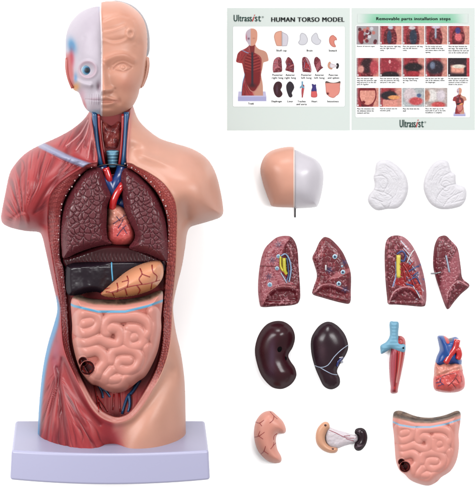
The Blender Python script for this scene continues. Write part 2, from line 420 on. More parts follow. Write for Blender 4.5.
# neck opening
NK = cr([(93, 106), (92.5, 120), (95, 140), (98, 158), (99, 172), (125, 172), (126, 158), (127, 140), (128.5, 120), (128, 106)], 4)
dn = sd(X, Y, NK); nk = ss(-.8, .8, dn)
Z += 1.5*np.exp(-(dn/2.5)**2)*edge*ss(166, 158, Y); Z = Z*(1-nk)+np.minimum(Z, 66-12*ss(150, 172, Y))*nk
C = C*(1-nk[..., None])+rgb(140, 44, 46)*nk[..., None]
C = mix(C, .6*np.exp(-((dn+1.5)/1.8)**2)*ss(168, 160, Y), rgb(214, 120, 116))
Zt = Z; C0 = C
ZB = zs-38*prof(D/(RR*1.1))
trunk = solid('trunk', TRP, R, Z, C, ZB, M_SKIN, tor)
TRr = R
zt = lambda x, y: R0.samp(Zt, x, y)
R0 = R
# beads on the cut ribs
bl = beads('bead_seam', [(92, 168), (82, 173), (73, 184), (65, 197), (60.5, 210), (58.5, 235), (59.5, 258), (62, 270), (64, 292)], .85, M_BEAD, tor, lambda x, y: R0.samp(Zt, x-1.5, y)+.2, 7, 1.6)
br = beads('bead_seam', [(126, 164.5), (136, 169.5), (148, 179), (159, 192), (167, 211), (169, 234), (167.5, 262)], .85, M_BEAD, tor, lambda x, y: R0.samp(Zt, x+1.5, y)+.2, 5, 1.8)
# neck contents
zneck = lambda x, y: 0*x+68-20*ss(160, 190, y)
LAR = cr([(100, 122), (105, 120), (111, 124), (117, 120), (122, 122), (122, 134), (119.5, 146), (116, 150), (107, 150), (103, 146), (100.5, 134)], 5)
r = Ras(LAR, .45); x, y = r.X, r.Y; d = sd(x, y, LAR)
z = 58+14*prof(d/9)+1.6*(fbm(x/4, y/5, 8)-.5)*2; c = fill(x, rgb(140, 52, 50)); v = fbm(x/3.2, y/5, 9)
c = mix(c, ss(.5, .7, v)*.8, rgb(184, 96, 84)); c = mix(c, ss(.45, .25, v)*.7, rgb(84, 22, 26))
z -= 2.5*gau(x, y, 111, 138, 2, 9); c = mix(c, .5*gau(x, y, 111, 128, 5, 4), rgb(96, 24, 28))
solid('larynx', LAR, r, z, c, 46, M_GLOSS, tor)
TRA = cr([(106.5, 150), (118.5, 150), (118, 158), (116.5, 167), (109, 167), (107.3, 158)], 4)
r = Ras(TRA, .4); x, y = r.X, r.Y; d = sd(x, y, TRA)
z = 62+9*prof(d/6)+.6*np.sin(y*2.0); c = fill(x, rgb(150, 212, 240)); c = mix(c, .6*ss(.3, -.6, np.sin(y*2.0)), rgb(96, 156, 200))
solid('windpipe', TRA, r, z, c, 44, M_GLOSS, tor)
tube('jugular_vein', [(94.5, 112), (95.3, 130), (97.5, 150), (101.5, 168), (104, 176)], 2.5, M_BLUE, tor, zneck, n=10)
tube('jugular_vein', [(126.4, 112), (126, 130), (124.8, 150), (122.6, 168), (119, 176)], 2.5, M_BLUE, tor, zneck, n=10)
tube('carotid_artery', [(98.6, 114), (99.6, 132), (102, 152), (105, 168), (108, 178)], 1.4, M_RED, tor, zneck, n=8)
tube('carotid_artery', [(122.9, 114), (122.4, 132), (121, 152), (119.2, 166)], 1.4, M_RED, tor, zneck, n=8)
tube('neck_nerve', [(101.3, 120), (102, 134), (104.3, 152)], .45, flat('dusty_pink_paint', rgb(196, 120, 120)), tor, zneck, n=6)
tubes('collar_vein', [[(92, 169), (101, 165.5), (110, 164.5), (118, 165), (126, 166.5), (132, 171)]], .7, flat('dark_line_paint', rgb(36, 16, 26)), tor, lambda x, y: 0*x+72)
# pelvic vessels
zp = lambda x, y: R0.samp(Zt, x, y)+.8
tubes('iliac_vein', [[(98, 384), (102, 392), (103, 398)], [(101, 388), (106, 391), (110, 397)], [(100, 386), (108, 387)]], 1.5, M_BLUE, tor, zp, .35)
tubes('iliac_vein', [[(140, 380), (133, 391), (127, 398), (122, 414)], [(129, 394), (130, 404), (128, 412)], [(136, 386), (131, 394)]], 1.9, M_BLUE, tor, zp, .35)
tubes('iliac_artery', [[(94, 384), (97, 398), (99, 412)], [(97, 396), (103, 404), (108, 412)], [(99, 402), (103, 412)], [(114, 394), (113, 410)], [(119, 393), (120, 412)]], .8, M_RED, tor, zp, .4)

# ---- head
SKP = cr([(101.5, 6.5), (95, 6.7), (88, 8.6), (80, 12.6), (73, 19.5), (68, 28.5), (65.8, 38), (65.6, 50), (66, 62), (67, 74), (70, 84), (74, 90), (78.5, 92.5), (81, 98), (83.5, 105),
          (87.5, 110.5), (94, 114), (101.5, 116)], 4, False)
FCP = np.array([p for p in cr([(100.7, 116), (101, 80), (101, 40), (99.6, 12), (100, 4.5), (102.5, 2), (112, 1), (122, 2.2), (131, 6.2), (139, 13), (144.5, 22), (147, 33), (147.4, 46), (146.5, 56),
          (148.6, 57.5), (148.4, 65), (146.6, 76), (143, 86.5), (139.6, 89), (138.6, 94), (135.5, 101.5), (131, 108), (124, 113), (114, 116.3), (106, 117)], 4, False)])
HDP = cr([(101.5, 1), (112, 1), (122, 2.2), (131, 6.2), (139, 13), (144.5, 22), (147, 33), (147.4, 46), (147, 60), (145, 76), (142, 86), (138.6, 94), (135.5, 101.5), (131, 108), (124, 113), (112, 117),
          (101.5, 117), (94, 114.5), (87.5, 110.5), (83.5, 105), (80, 97), (74, 90), (69, 82), (66.5, 72), (65.6, 50), (65.8, 38), (68, 28.5), (73, 19.5), (80, 12.6), (88, 7), (95, 3)], 4)
R = Ras(np.concatenate([SKP, FCP]), .42, 3); X, Y = R.X, R.Y
D = sd(X, Y, HDP)
Z = 58+34*prof(D/26)*(1-.10*ss(70, 118, Y)); Zb = blur(Z, 6/.42*.5); w = ss(3, 14, D); Z = Z*(1-w)+Zb*w+7*gau(X, Y, 102, 60, 22, 50)*ss(0, 10, D)
Z += 4*ss(88, 112, Y)*ss(0, 9, D)
E0 = ss(1, 7, D)
def ln(pts, wd, X=X, Y=Y): return np.exp(-(dline(X, Y, cr(pts, 5, False) if len(pts) > 2 else pts)[0]/wd)**2)
# face
F = Z.copy()
dn, tn = dline(X, Y, [(102.5, 66), (104, 90)])
F += (3+10.5*tn**1.5)*np.exp(-(dn/(2.4+2.2*tn))**2)+3.8*gau(X, Y, 110.5, 89.5, 3.2, 2.6)+2.5*gau(X, Y, 105, 90, 4.5, 2.6)
F -= 1.3*ln([(106, 93.6), (111, 93.2), (114.5, 89)], 1.3)
F += 2.0*ln([(106, 60), (115, 56), (125, 55.5), (134, 60)], 3.4)
F -= 4.2*gau(X, Y, 121, 66.5, 11, 5.2)+2*gau(X, Y, 109, 68, 3.5, 5)
F += 3.6*gau(X, Y, 122.5, 67.5, 7.2, 3.6)
F -= 1.0*ln([(113.5, 68.8), (118, 65), (124, 63.6), (131.5, 67.5)], .75)+.6*ln([(114, 69.5), (119, 71.3), (126, 71.2), (131, 68.4)], .7)
F -= .6*ln([(113, 65), (118, 61.6), (125, 60.8), (133, 64.5)], .8)
F -= .9*np.exp(-((np.hypot(X-123, Y-67.3)-2.4)/.6)**2)+.6*gau(X, Y, 123, 67.3, .9)
F += 2.9*ln([(102, 98.3), (106, 97.6), (111, 98.6), (115, 100.2)], 1.9)+2.8*ln([(102, 104.4), (107, 104.6), (113, 103.2)], 2.1)
F -= 1.9*ln([(101.5, 101.2), (107, 101), (112, 101.3), (116, 101)], .9)+1.4*gau(X, Y, 119.5, 101.5, 2, 3)+1.6*gau(X, Y, 107, 108.5, 8, 1.8)
F += 2.6*gau(X, Y, 106, 113, 9, 4.5)*E0+2.6*gau(X, Y, 127, 83, 9, 9)-.6*ln([(112, 90), (117, 96), (121, 103)], 2.4)
F -= 1.0*gau(X, Y, 103.5, 95, 1.4, 2)
# moulded hair
F += 1.3*ss(46, 37, Y+.05*(X-101)+2.2*np.sin(X*.12))*E0
for pts in ([(104, 38), (112, 40.5), (121, 39.5), (127, 36), (128, 29)], [(104, 20), (116, 15), (128, 17)],
            [(135, 42), (137, 31), (134, 20)], [(104, 30), (114, 28), (124, 24)]):
    F -= .5*ln(pts, 1.7)*E0; F += .45*ln([(a, b+2.4) for a, b in pts], 1.9)*E0
F += 1.5*np.exp(-((np.hypot((X-130.5)/1.0, (Y-33.5)/1.3)-3.2)/1.5)**2)-.5*gau(X, Y, 130.5, 33.5, 1.8, 2.4)
# ear right
F = np.where((X > 140) & (Y > 55) & (Y < 90), np.maximum(F, 60+7*np.exp(-(dline(X, Y, cr([(146.5, 57.5), (147, 66), (145, 77), (141.5, 86.5)], 5, False))[0]/2.0)**2)), F)
F = F*(1-E0)+blur(F, .9)*E0
CF = fill(X, rgb(226, 163, 138)); CF = mix(CF, .5*(fbm(X/22, Y/22, 12)-.35), rgb(236, 156, 130))
CF = mix(CF, .22*gau(X, Y, 128, 84, 10), rgb(232, 140, 124)); CF = mix(CF, .3*ln([(103, 101.5), (118, 101.3)], 2.5), rgb(214, 118, 104))
CF = mix(CF, .35*ln([(106, 58), (115, 54.5), (125, 54.2), (134, 58.5)], 1.3), rgb(190, 120, 96))
cutx = np.interp(Y[:, 0], [0, 12, 40, 120], [101.2, 100.8, 102.2, 102.2])[:, None]
CF = mix(CF, .3*ln([(113.5, 68.8), (118, 65), (124, 63.6), (131.5, 67.5)], .8), rgb(176, 104, 84)); CF = mix(CF, .25*ln([(114, 69.5), (119, 71.3), (126, 71.2), (131, 68.4)], .8), rgb(190, 118, 96)); CF = mix(CF, .3*gau(X, Y, 110.5, 92.4, 3, 1), rgb(176, 100, 84))  # lid lines darkened; shade under the nose wing put into the colour
CF = mix(CF, ss(.5, -.3, X-cutx-.2), rgb(244, 226, 228))
F += 1.2*ss(3.2, .4, X-100.4)*1.0
hs = bpy.data.objects  # head part carries skull, face and eye
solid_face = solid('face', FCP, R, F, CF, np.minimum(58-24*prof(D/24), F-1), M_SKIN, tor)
# skull
K = Z-2.2
K -= 4.2*gau(X, Y, 87.5, 69.5, 7.5, 7.2)-1.3*np.exp(-((np.hypot((X-87.5)/1.05, Y-69.5)-8.2)/1.8)**2)*E0
K += 3.2*ln([(74, 80), (82, 84), (90, 85.5)], 2.6)*E0-2.6*gau(X, Y, 80, 92, 5, 4.5)*E0
K -= 3.5*gau(X, Y, 99.5, 86.5, 2.6, 4.4)
K += 2.4*gau(X, Y, 96, 99, 8, 5.5); K -= 1.6*ln([(86, 99.3), (94, 100.2), (101, 100.2)], .6)
tx = np.abs(((X-101.4)/2.35) % 1-.5)*2; tooth = ss(.72, .98, tx)*ss(93.5, 95.5, Y)*ss(105.5, 103.8, Y)*ss(86.5, 89.5, X); K -= .7*tooth
K -= 2.6*gau(X, Y, 72.5, 55, 4, 12)*E0; K -= .5*ln([(77, 60), (79, 50), (84, 38)], 2.5)
K += 1.3*gau(X, Y, 96, 110, 7, 3)
CK = fill(X, rgb(214, 204, 216)); CK = mix(CK, .4*(fbm(X/14, Y/14, 21)), rgb(204, 188, 204)); CK = mix(CK, .25*ss(60, 100, Y), rgb(222, 208, 216))
CK = mix(CK, 1.3*gau(X, Y, 71.8, 46, 3.8, 7, -.25), rgb(84, 158, 208)); CK = mix(CK, 1.1*gau(X, Y, 71.6, 59, 2.6, 9), rgb(198, 72, 96))
CK = mix(CK, .9*ss(73.5, 69.5, X-.12*(Y-60))*ss(50, 58, Y)*ss(94, 89, Y), rgb(206, 92, 94)); CK = mix(CK, .9*gau(X, Y, 75.5, 78, 1.8, 5), rgb(110, 160, 210))
CK = mix(CK, gau(X, Y, 75.5, 87.5, 3.2, 4.4, .5), rgb(240, 160, 72)); CK = mix(CK, .7*gau(X, Y, 70, 77, 3, 8), rgb(214, 96, 90))
CK = mix(CK, .55*gau(X, Y, 82, 95, 3.5, 6), rgb(226, 160, 180)); CK = mix(CK, .4*gau(X, Y, 95, 99, 8, 1.6), rgb(216, 170, 188))
CK = mix(CK, .5*gau(X, Y, 99.2, 86.5, 2, 3.6), rgb(190, 140, 160)); CK = mix(CK, .35*tooth, rgb(196, 160, 180))
CK = mix(CK, .75*gau(X, Y, 95, 113, 7, 2.8), rgb(150, 196, 222)); CK = mix(CK, .8*gau(X, Y, 84.5, 104, 1.4, 6, -.3), rgb(206, 96, 104))
CK = mix(CK, .35*np.exp(-((np.hypot((X-87.5)/1.05, Y-69.5)-7.6)/1.6)**2), rgb(216, 160, 176)); CK = mix(CK, .5*ss(97.5, 99.5, X)*ss(14, 8, Y), rgb(190, 200, 232))
skull = solid('skull', SKP, R, K, CK, np.minimum(58-24*prof(D/24), K-1), M_MATT, tor)
def eyec(q): 
    if q < .45: return rgb(12, 26, 42)
    if q < .56: return rgb(52, 110, 150)
    if q < .80: return rgb(126, 178, 208)
    return rgb(206, 216, 228)
zeye = float(R.samp(K, np.array([87.3]), np.array([69.5]))[0])
ball('eyeball', 87.3, 69.6, zeye-2.4, 6.0, 5.9, 5.0, M_MATT, skull, eyec, 36)
for x_ in ((146.8),):
    tube('ear', [(147.2, 58), (147.8, 66), (146, 76.5), (142.2, 86)], 1.9, flat('ear_skin_paint', rgb(222, 156, 134), .42), solid_face, 61, .25, n=10)
tube('ear', [(67.6, 58), (67.4, 69), (69.4, 79), (72.8, 88)], 2.2, flat('ear_muscle_paint', rgb(208, 98, 88), .4), skull, 66, .2, n=12)
# rear skull shell showing as a thin grey rim behind the face
BKP = cr([(103, 8), (113, .8), (124, 2), (134, 6.4), (142, 14.5), (147.2, 25), (149.6, 38), (148.7, 54), (140, 60), (110, 60), (104, 30)], 5)
r = Ras(BKP, .6); x, y = r.X, r.Y; d = sd(x, y, BKP)
solid('skull_cap', BKP, r, 40+16*prof(d/12), fill(x, rgb(176, 168, 172)), 40-26*prof(d/16), M_MATT, tor)

# ---- base : a slab with bowed front, soft edges
def slab():
    x0, x1 = 15.5, 204.6; y0 = 420.0
    n = 28; V = []; F = []
    xs = [x0+(x1-x0)*i/n for i in range(n+1)]
    def bow(x): u = (x-x0)/(x1-x0)*2-1; return 100+11*(1-u*u)
    bm = bmesh.new()
    top = []; 
    prof_ = [(x, bow(x)) for x in xs]+[(x1, 2), (x0, 2)]
    def yb(x): u = (x-x0)/(x1-x0)*2-1; return 449.6-1.2*u*u
    P = [(wx_(x), (-(y0)*S), z*S) for x, z in prof_]
    Q = [(wx_(x+(-1.4 if x < 110 else 1.4)*abs((x-110)/95)), (-(yb(x))*S), z*S+.0006) for x, z in prof_]
    a = [bm.verts.new(p) for p in P]; b = [bm.verts.new(p) for p in Q]; N = len(a)
    bm.faces.new(a); bm.faces.new(b[::-1])
    for i in range(N): bm.faces.new([a[i], b[i], b[(i+1) % N], a[(i+1) % N]])
    bmesh.ops.recalc_face_normals(bm, faces=bm.faces)
    ed = [e for e in bm.edges if len(e.link_faces) == 2 and e.calc_face_angle(0) > .5]
    bmesh.ops.bevel(bm, geom=ed, offset=2.6*S, segments=4, profile=.5, affect='EDGES', clamp_overlap=True)
    V = [v.co[:] for v in bm.verts]; bm.verts.index_update(); F = [[v.index for v in f.verts] for f in bm.faces]; bm.free()
    return V, F
def wx_(x): return x*S
V, F_ = slab()
o = mesh_from('base', V, F_, flat('lilac_plastic', rgb(198, 197, 230), .38, .0, bump=.06), tor, smooth=True)
m = o.modifiers.new('wn', 'WEIGHTED_NORMAL'); m.keep_sharp = False; m.weight = 80

# ================================================================== ORGANS INSIDE THE TORSO
LUNGC = rgb(106, 42, 50)
def lung(name, poly, label, zfn, seed):
    r = Ras(poly, .36); x, y = r.X, r.Y; d = sd(x, y, poly)
    e, cid = vor(x+3.5*(fbm(x/6, y/6, seed)-.5), y+3.5*(fbm(x/6, y/6, seed+9)-.5), 5.3, seed, .95, .95)
    e2, _ = vor(x, y, 3.1, seed+4, .9)
    en = ss(2, 8, d)
    z = 64+zfn(x, y, d)+en*(1.5*ss(0, .3, e)+.5*(cid-.5)+.25*(fbm(x/2.5, y/2.5, seed)-.5))
    c = fill(x, LUNGC); c = mix(c, .35*fbm(x/10, y/10, seed+2), rgb(126, 58, 70))
    c = mix(c, .35*np.exp(-((e-.2)/.09)**2)*ss(.45, .65, fbm(x/7, y/7, seed+6)), rgb(170, 110, 112)); c = mix(c, .45*ss(.1, .0, e), rgb(64, 18, 26))  # highlights on some cell edges painted in; grooves coloured darker
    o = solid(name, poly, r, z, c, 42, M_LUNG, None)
    tag(o, label, 'lung model', 'organs seated inside the torso'); return o
LL = cr([(93, 168), (99, 167.5), (102.5, 171), (105.5, 180), (108, 187), (111.5, 194), (112, 198.5), (107.6, 206), (107, 214), (106.6, 229), (108, 239), (112, 243.6), (102, 245.4), (91, 248), (78, 252.6),
         (64, 258.4), (61.8, 250), (61, 235), (62.5, 211), (67, 197), (75, 184), (84, 173)], 4)
LR = cr([(125.5, 168), (134, 171.6), (145, 180.6), (156, 194), (164, 212), (167, 234), (167.6, 259.6), (159, 258.8), (148, 254), (129.5, 248.5), (134, 240), (134.5, 232), (129, 221), (125, 212), (122.6, 200),
         (120.4, 188), (120.6, 179), (122, 172)], 4)
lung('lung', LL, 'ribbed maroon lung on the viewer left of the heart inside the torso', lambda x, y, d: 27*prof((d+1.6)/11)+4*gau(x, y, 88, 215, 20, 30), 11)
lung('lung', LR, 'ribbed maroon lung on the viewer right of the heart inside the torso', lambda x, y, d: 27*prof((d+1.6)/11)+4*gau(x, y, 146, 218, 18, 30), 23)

ht = empty('heart_model', 117, 210, 'small pink heart with blue and red vessels between the torso lungs', 'heart model', 'organs seated inside the torso')
HM = cr([(106.5, 206), (111, 203), (118, 202.5), (125, 206), (131, 213), (135, 223), (137.5, 234), (135, 242), (127, 246), (114, 246), (106, 242), (105, 230), (105.4, 216)], 5)
def heartmus(poly, z0, h, cx, cy, sc):
    r = Ras(poly, .36); x, y = r.X, r.Y; d = sd(x, y, poly)
    c = fill(x, rgb(232, 150, 130)); low = ss(-6*sc, 8*sc, (y-cy)+.35*(x-cx)+3*sc*(fbm(x/4, y/4, 31)-.5))
    c = mix(c, .9*low, rgb(214, 70, 72)); c = mix(c, .3*fbm(x/5, y/5, 33), rgb(240, 176, 156))
    return r, z0+h*prof((d+.5)/(10*sc))+2.6*(fbm(x/5, y/5, 35)-.5)-1.6*np.exp(-(((y-cy)+.35*(x-cx))/1.6)**2)*ss(2, 5, d), c
r, z, c = heartmus(HM, 50, 34, 119, 222, 1)
solid('ventricles', HM, r, z, c, 46, M_GLOSS, ht); rh, zh = r, z
zhf = lambda x, y: rh.samp(zh, x, y)+.15
tubes('coronary_vessel', [[(113, 224), (120, 219), (127, 214)], [(118, 228), (122, 222), (124, 214)], [(117, 236), (123, 228), (131, 222)], [(120, 221), (116, 216)], [(123, 227), (127, 234)]], .42, flat('coronary_paint', rgb(56, 36, 92)), ht, zhf, .4)
tubes('vena_cava', [[(101, 167), (105, 176), (110, 185), (113, 193), (114, 204)], [(122.5, 167), (119.5, 176), (115, 185), (113, 194)], [(121, 199), (123.5, 206), (126, 213)]], 5.6, flat('deep_blue_paint', rgb(22, 66, 140), .3, .1), ht, lambda x, y: 66+10*ss(166, 182, y)-8*ss(196, 206, y), .1, n=12)
tubes('aorta', [[(112.5, 208), (113.5, 201), (117, 193), (121.5, 186), (122, 182)], [(105.5, 168), (108.5, 177), (110, 183)]], 3.6, flat('bright_red_paint', rgb(216, 26, 30), .28, .4), ht, lambda x, y: 84-6*ss(190, 172, y)-4*ss(200, 208, y)-16*gau(x, y, 111, 186, 3, 5)-14*gau(x, y, 122, 180, 3, 4), .12, n=12)

DPH = cr([(63, 258), (78, 252), (92, 247), (108, 243), (130, 244.5), (148, 251), (160, 256), (167, 258), (167.5, 266), (160, 268), (140, 272), (110, 275), (80, 272), (66, 268)], 4)
r = Ras(DPH, .4); x, y = r.X, r.Y; d = sd(x, y, DPH)
ridge = np.sin(x*1.7+1.3*np.sin(y*.4)); bandd = ss(251, 256, y)*ss(263, 260, y)
z = 62+14*prof(d/6)+.22*ridge*bandd*(.4+fbm(x/3, y/3, 5)); c = fill(x, rgb(64, 20, 26)); c = mix(c, .3*ss(.2, .9, ridge)*bandd*fbm(x/5, y/5, 3)*1.4, rgb(128, 78, 82)); c = mix(c, .5*gau(x, y, 119, 248, 22, 3), rgb(86, 18, 24))
o = solid('diaphragm_model', DPH, r, z, c, 44, M_DARK); tag(o, 'dark brown ridged diaphragm strip under the torso lungs', 'diaphragm model', 'organs seated inside the torso')

lv = empty('liver_model', 105, 278, 'dark plum glossy liver with one light blue line inside the torso', 'liver model', 'organs seated inside the torso')
LV = cr([(68.5, 264.5), (76, 262), (100, 261.6), (125, 261.4), (150, 261.2), (163, 262), (164, 272), (150, 282), (125, 290), (106, 294), (97, 292), (88, 292.5), (79, 295), (70, 295.4), (66.4, 291), (65.6, 278), (66, 267)], 4)
r = Ras(LV, .4); x, y = r.X, r.Y; d = sd(x, y, LV)
z = 66+17*prof((d+1)/7)+5*np.exp(-((x-84)/13)**2)*ss(0, 7, d)-3*ss(98, 112, x)*ss(0, 5, d)+1.2*(fbm(x/9, y/9, 4)-.5); c = fill(x, rgb(34, 22, 32)); c = mix(c, .4*fbm(x/8, y/8, 41), rgb(50, 34, 46))
solid('lobe', LV, r, z, c, 44, M_DARK, lv); rl, zl = r, z
tube('ligament', [(111.6, 262.5), (111.8, 270), (112.8, 281)], .75, M_LBLUE, lv, lambda x, y: rl.samp(zl, x, y)+.1, n=8)

sm = empty('stomach_model', 135, 284, 'orange stomach crossed by branching red veins above the torso intestine', 'stomach model', 'organs seated inside the torso')
ST = cr([(101.5, 293.3), (108, 286.5), (116.5, 279.4), (125, 272.5), (135.4, 266.4), (148, 261.8), (158, 260.6), (162, 263.6), (163.6, 270), (162.5, 278), (157, 286), (149, 291), (138, 294.6), (125, 297), (112, 297.4), (104, 296)], 4)
r = Ras(ST, .38); x, y = r.X, r.Y; d = sd(x, y, ST)
z = 72+27*prof((d+1)/15); c = fill(x, rgb(240, 160, 122)); low = ss(285, 292, y+.22*(x-130)); c = mix(c, .45*low, rgb(214, 134, 66)); c = mix(c, .4*fbm(x/9, y/9, 51), rgb(246, 180, 130))
solid('pouch', ST, r, z, c, 46, M_GLOSS, sm); rs_, zs_ = r, z
zsf = lambda x, y: rs_.samp(zs_, x, y)+.1
tubes('vein', [[(106, 292), (116, 291.5), (126, 287.5), (137, 285), (148, 283.5), (160, 280)], [(117, 283), (118, 288), (117, 292)], [(127, 276), (128.5, 281), (127, 287.5)], [(128.5, 280), (122, 282)],
               [(140, 268.5), (142, 274), (139, 279), (142, 284)], [(142, 274), (150, 277)], [(152, 265), (153, 272), (157, 276), (156, 281)], [(137, 285.5), (140, 290), (138, 294)], [(152, 283), (151, 289)], [(112, 292), (114, 296)], [(125, 288), (127, 295)],
               [(101.8, 293.2), (103, 290), (110, 288)]], .6, M_DRED, sm, zsf, .15)
tube('gullet_end', [(101.2, 294), (104, 293), (107, 293.4)], 1.3, flat('orange_red_paint', rgb(214, 84, 50)), sm, lambda x, y: 0*x+76, n=8)

COILS = [[(77, 322), (80, 315.5), (88, 313.5), (96, 316), (98.5, 323), (93, 331), (83, 333.5), (77, 329)], [(82, 324), (91, 322)], [(109, 329), (112, 328)], [(133, 338), (135, 337)],
         [(106, 333), (105, 325), (110, 318.5), (122, 317), (137, 317), (147, 322), (150, 331), (145, 336)],
         [(78, 343), (88, 343), (99, 339.5), (108, 343), (117, 344.5), (121, 338), (119, 330), (113, 328)],
         [(129, 329), (138, 330), (143, 338), (141, 345), (131, 347), (127, 341), (128, 333)], [(153, 312), (157, 322), (154, 334), (156, 344), (153, 353)],
         [(111, 361), (113, 352.5), (123, 349.5), (135, 351.5), (140, 359), (136, 368), (126, 371), (118, 367), (120, 361), (129, 360.5)],
         [(76, 351), (86, 352), (96, 350), (103, 354), (105, 362), (100, 369), (97, 377)], [(93, 381), (102, 384), (107, 376), (112, 370)],
         [(103, 388), (112, 389), (121, 387), (126, 379), (134, 379.5), (143, 374), (148, 365), (150, 356), (147, 348)], [(76, 360), (78, 366), (84, 376)], [(112, 380), (119, 379)], [(150, 362), (154, 364)]]
def intestine(name, poly, fx, fy, sc, z0, hh, label, group,  toppts, bluepts, cap, zback, roundback, pink):
    root = empty(name, *np.mean(poly, 0), label, 'intestine model', group)
    r = Ras(poly, .38); x, y = r.X, r.Y; d = sd(x, y, poly)
    dom = z0+hh*prof((d+.6)/(14*sc)); coil = np.zeros(x.shape)
    rad = 6.6*sc
    for cl in COILS:
        P = cr([(fx(a), fy(b)) for a, b in cl], 4, False) if len(cl) > 2 else np.array([(fx(a), fy(b)) for a, b in cl])
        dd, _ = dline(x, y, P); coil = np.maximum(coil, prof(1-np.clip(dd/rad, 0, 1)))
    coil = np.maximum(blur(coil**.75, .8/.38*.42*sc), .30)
    tb = cr(toppts, 5, False); dt, tt = dline(x, y, tb)
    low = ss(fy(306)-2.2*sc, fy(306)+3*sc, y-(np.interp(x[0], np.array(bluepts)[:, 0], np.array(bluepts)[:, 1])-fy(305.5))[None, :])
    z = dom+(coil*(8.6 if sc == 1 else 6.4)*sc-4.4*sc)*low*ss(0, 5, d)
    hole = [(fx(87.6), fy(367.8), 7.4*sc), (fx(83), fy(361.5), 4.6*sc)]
    c = fill(x, pink); c = mix(c, (.95 if sc == 1 else .7)*low*ss(.66, .3, coil), pink*[.93, .76, .74]); c = mix(c, .4*fbm(x/7, y/7, 61), pink*[1.02, .95, .93])  # shade in creases between coils painted in to deepen the folds
    # cut top rim: mottled brown
    yb = np.interp(x[0], np.array(bluepts)[:, 0], np.array(bluepts)[:, 1])[None, :]
    yc = np.interp(x[0], np.array(cap)[:, 0], np.array(cap)[:, 1])[None, :]
    br = ss(1.0*sc, -1.2*sc, y-yc+1.6*sc*(fbm(x/5, y/5, 63)-.5))
    v = fbm(x/3.2, y/2.2, 65); cb = fill(x, rgb(120, 94, 78)); cb = mix(cb, ss(.42, .7, v)*.6, rgb(160, 134, 116)); cb = mix(cb, ss(.45, .25, v)*.6, rgb(62, 48, 42)); q_ = (y-yc)/(6*sc); cb = mix(cb, .7*ss(-.5, -.1, q_), rgb(186, 142, 122)); cb = mix(cb, .5*np.exp(-((q_+.75)/.3)**2), rgb(48, 36, 32))
    c = c*(1-br[..., None])+cb*br[..., None]; c = mix(c, ss(1.6*sc, .8*sc, np.abs(y-yb)), rgb(108, 178, 218) if sc == 1 else rgb(158, 192, 222))
    z -= 5*sc*ss(0, -6*sc, y-yc)*ss(0, 3, d)
    for hx, hy, hr in hole:
        q = np.hypot(x-hx, y-hy); z = np.where(q < hr*1.25, z-(7*sc*ss(hr, hr*.6, q))+1.2*sc*np.exp(-((q-hr)/(1.3*sc))**2), z)
        c = mix(c, ss(hr+.4, hr-.5, q), rgb(70, 10, 14)); c = mix(c, .8*np.exp(-((q-hr*.62)/(.9*sc))**2)*ss(.4, .7, fbm(x/2, y/2, 71)+.15), rgb(160, 44, 34))
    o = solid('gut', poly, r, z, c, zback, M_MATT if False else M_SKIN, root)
    for hx, hy, hr in hole[:1]:
        zz = lambda a, b: r.samp(z, a, b)+.2
        t = np.linspace(0, 2*math.pi, 17); tube('cut_ring', [(hx+math.cos(k)*hr, hy+math.sin(k)*hr) for k in t], .4*sc, flat('cut_edge_paint', rgb(200, 104, 92)), root, zz, n=6, sub=1)
    return root
INP = cr([(73, 297), (79, 294.5), (88, 298), (102, 299.4), (118, 299.6), (135, 298), (148, 295), (158, 291), (162.4, 291), (163, 298), (162, 308), (161, 318), (161.4, 328), (160, 340), (157.4, 352), (152, 365), (145.5, 376),
          (138, 381.5), (132.5, 386), (125, 391), (116, 393), (107, 391), (98, 386), (91, 384), (84, 377), (78.5, 366), (74.4, 352), (72, 338), (72.2, 326), (71.2, 312), (70.8, 303)], 4)
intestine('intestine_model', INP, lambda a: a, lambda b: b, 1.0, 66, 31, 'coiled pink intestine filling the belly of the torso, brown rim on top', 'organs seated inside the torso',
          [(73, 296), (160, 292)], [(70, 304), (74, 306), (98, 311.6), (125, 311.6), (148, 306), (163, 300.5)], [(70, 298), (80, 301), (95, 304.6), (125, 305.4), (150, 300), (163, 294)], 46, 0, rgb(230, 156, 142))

# ================================================================== LOOSE PIECES ON THE TABLE
def piece(name, poly, h, rad, mat, parent, colf, zf=None, step=.34, wall=1.2, z0=0, smooth=0):
    r = Ras(poly, step); x, y = r.X, r.Y; d = sd(x, y, poly)
    z = z0+wall+h*prof((d+.2)/rad)
    if zf is not None: z = z+zf(x, y, d)
    if smooth: zq = blur(z, smooth/step); q = ss(1.5, 9, d); z = z*(1-q)+zq*q
    o = solid(name, poly, r, z, colf(x, y, d), z0+.02, mat, parent)
    return o, (lambda a, b: r.samp(z, a, b)), (r, z)
G = 'loose organ pieces laid out in rows'
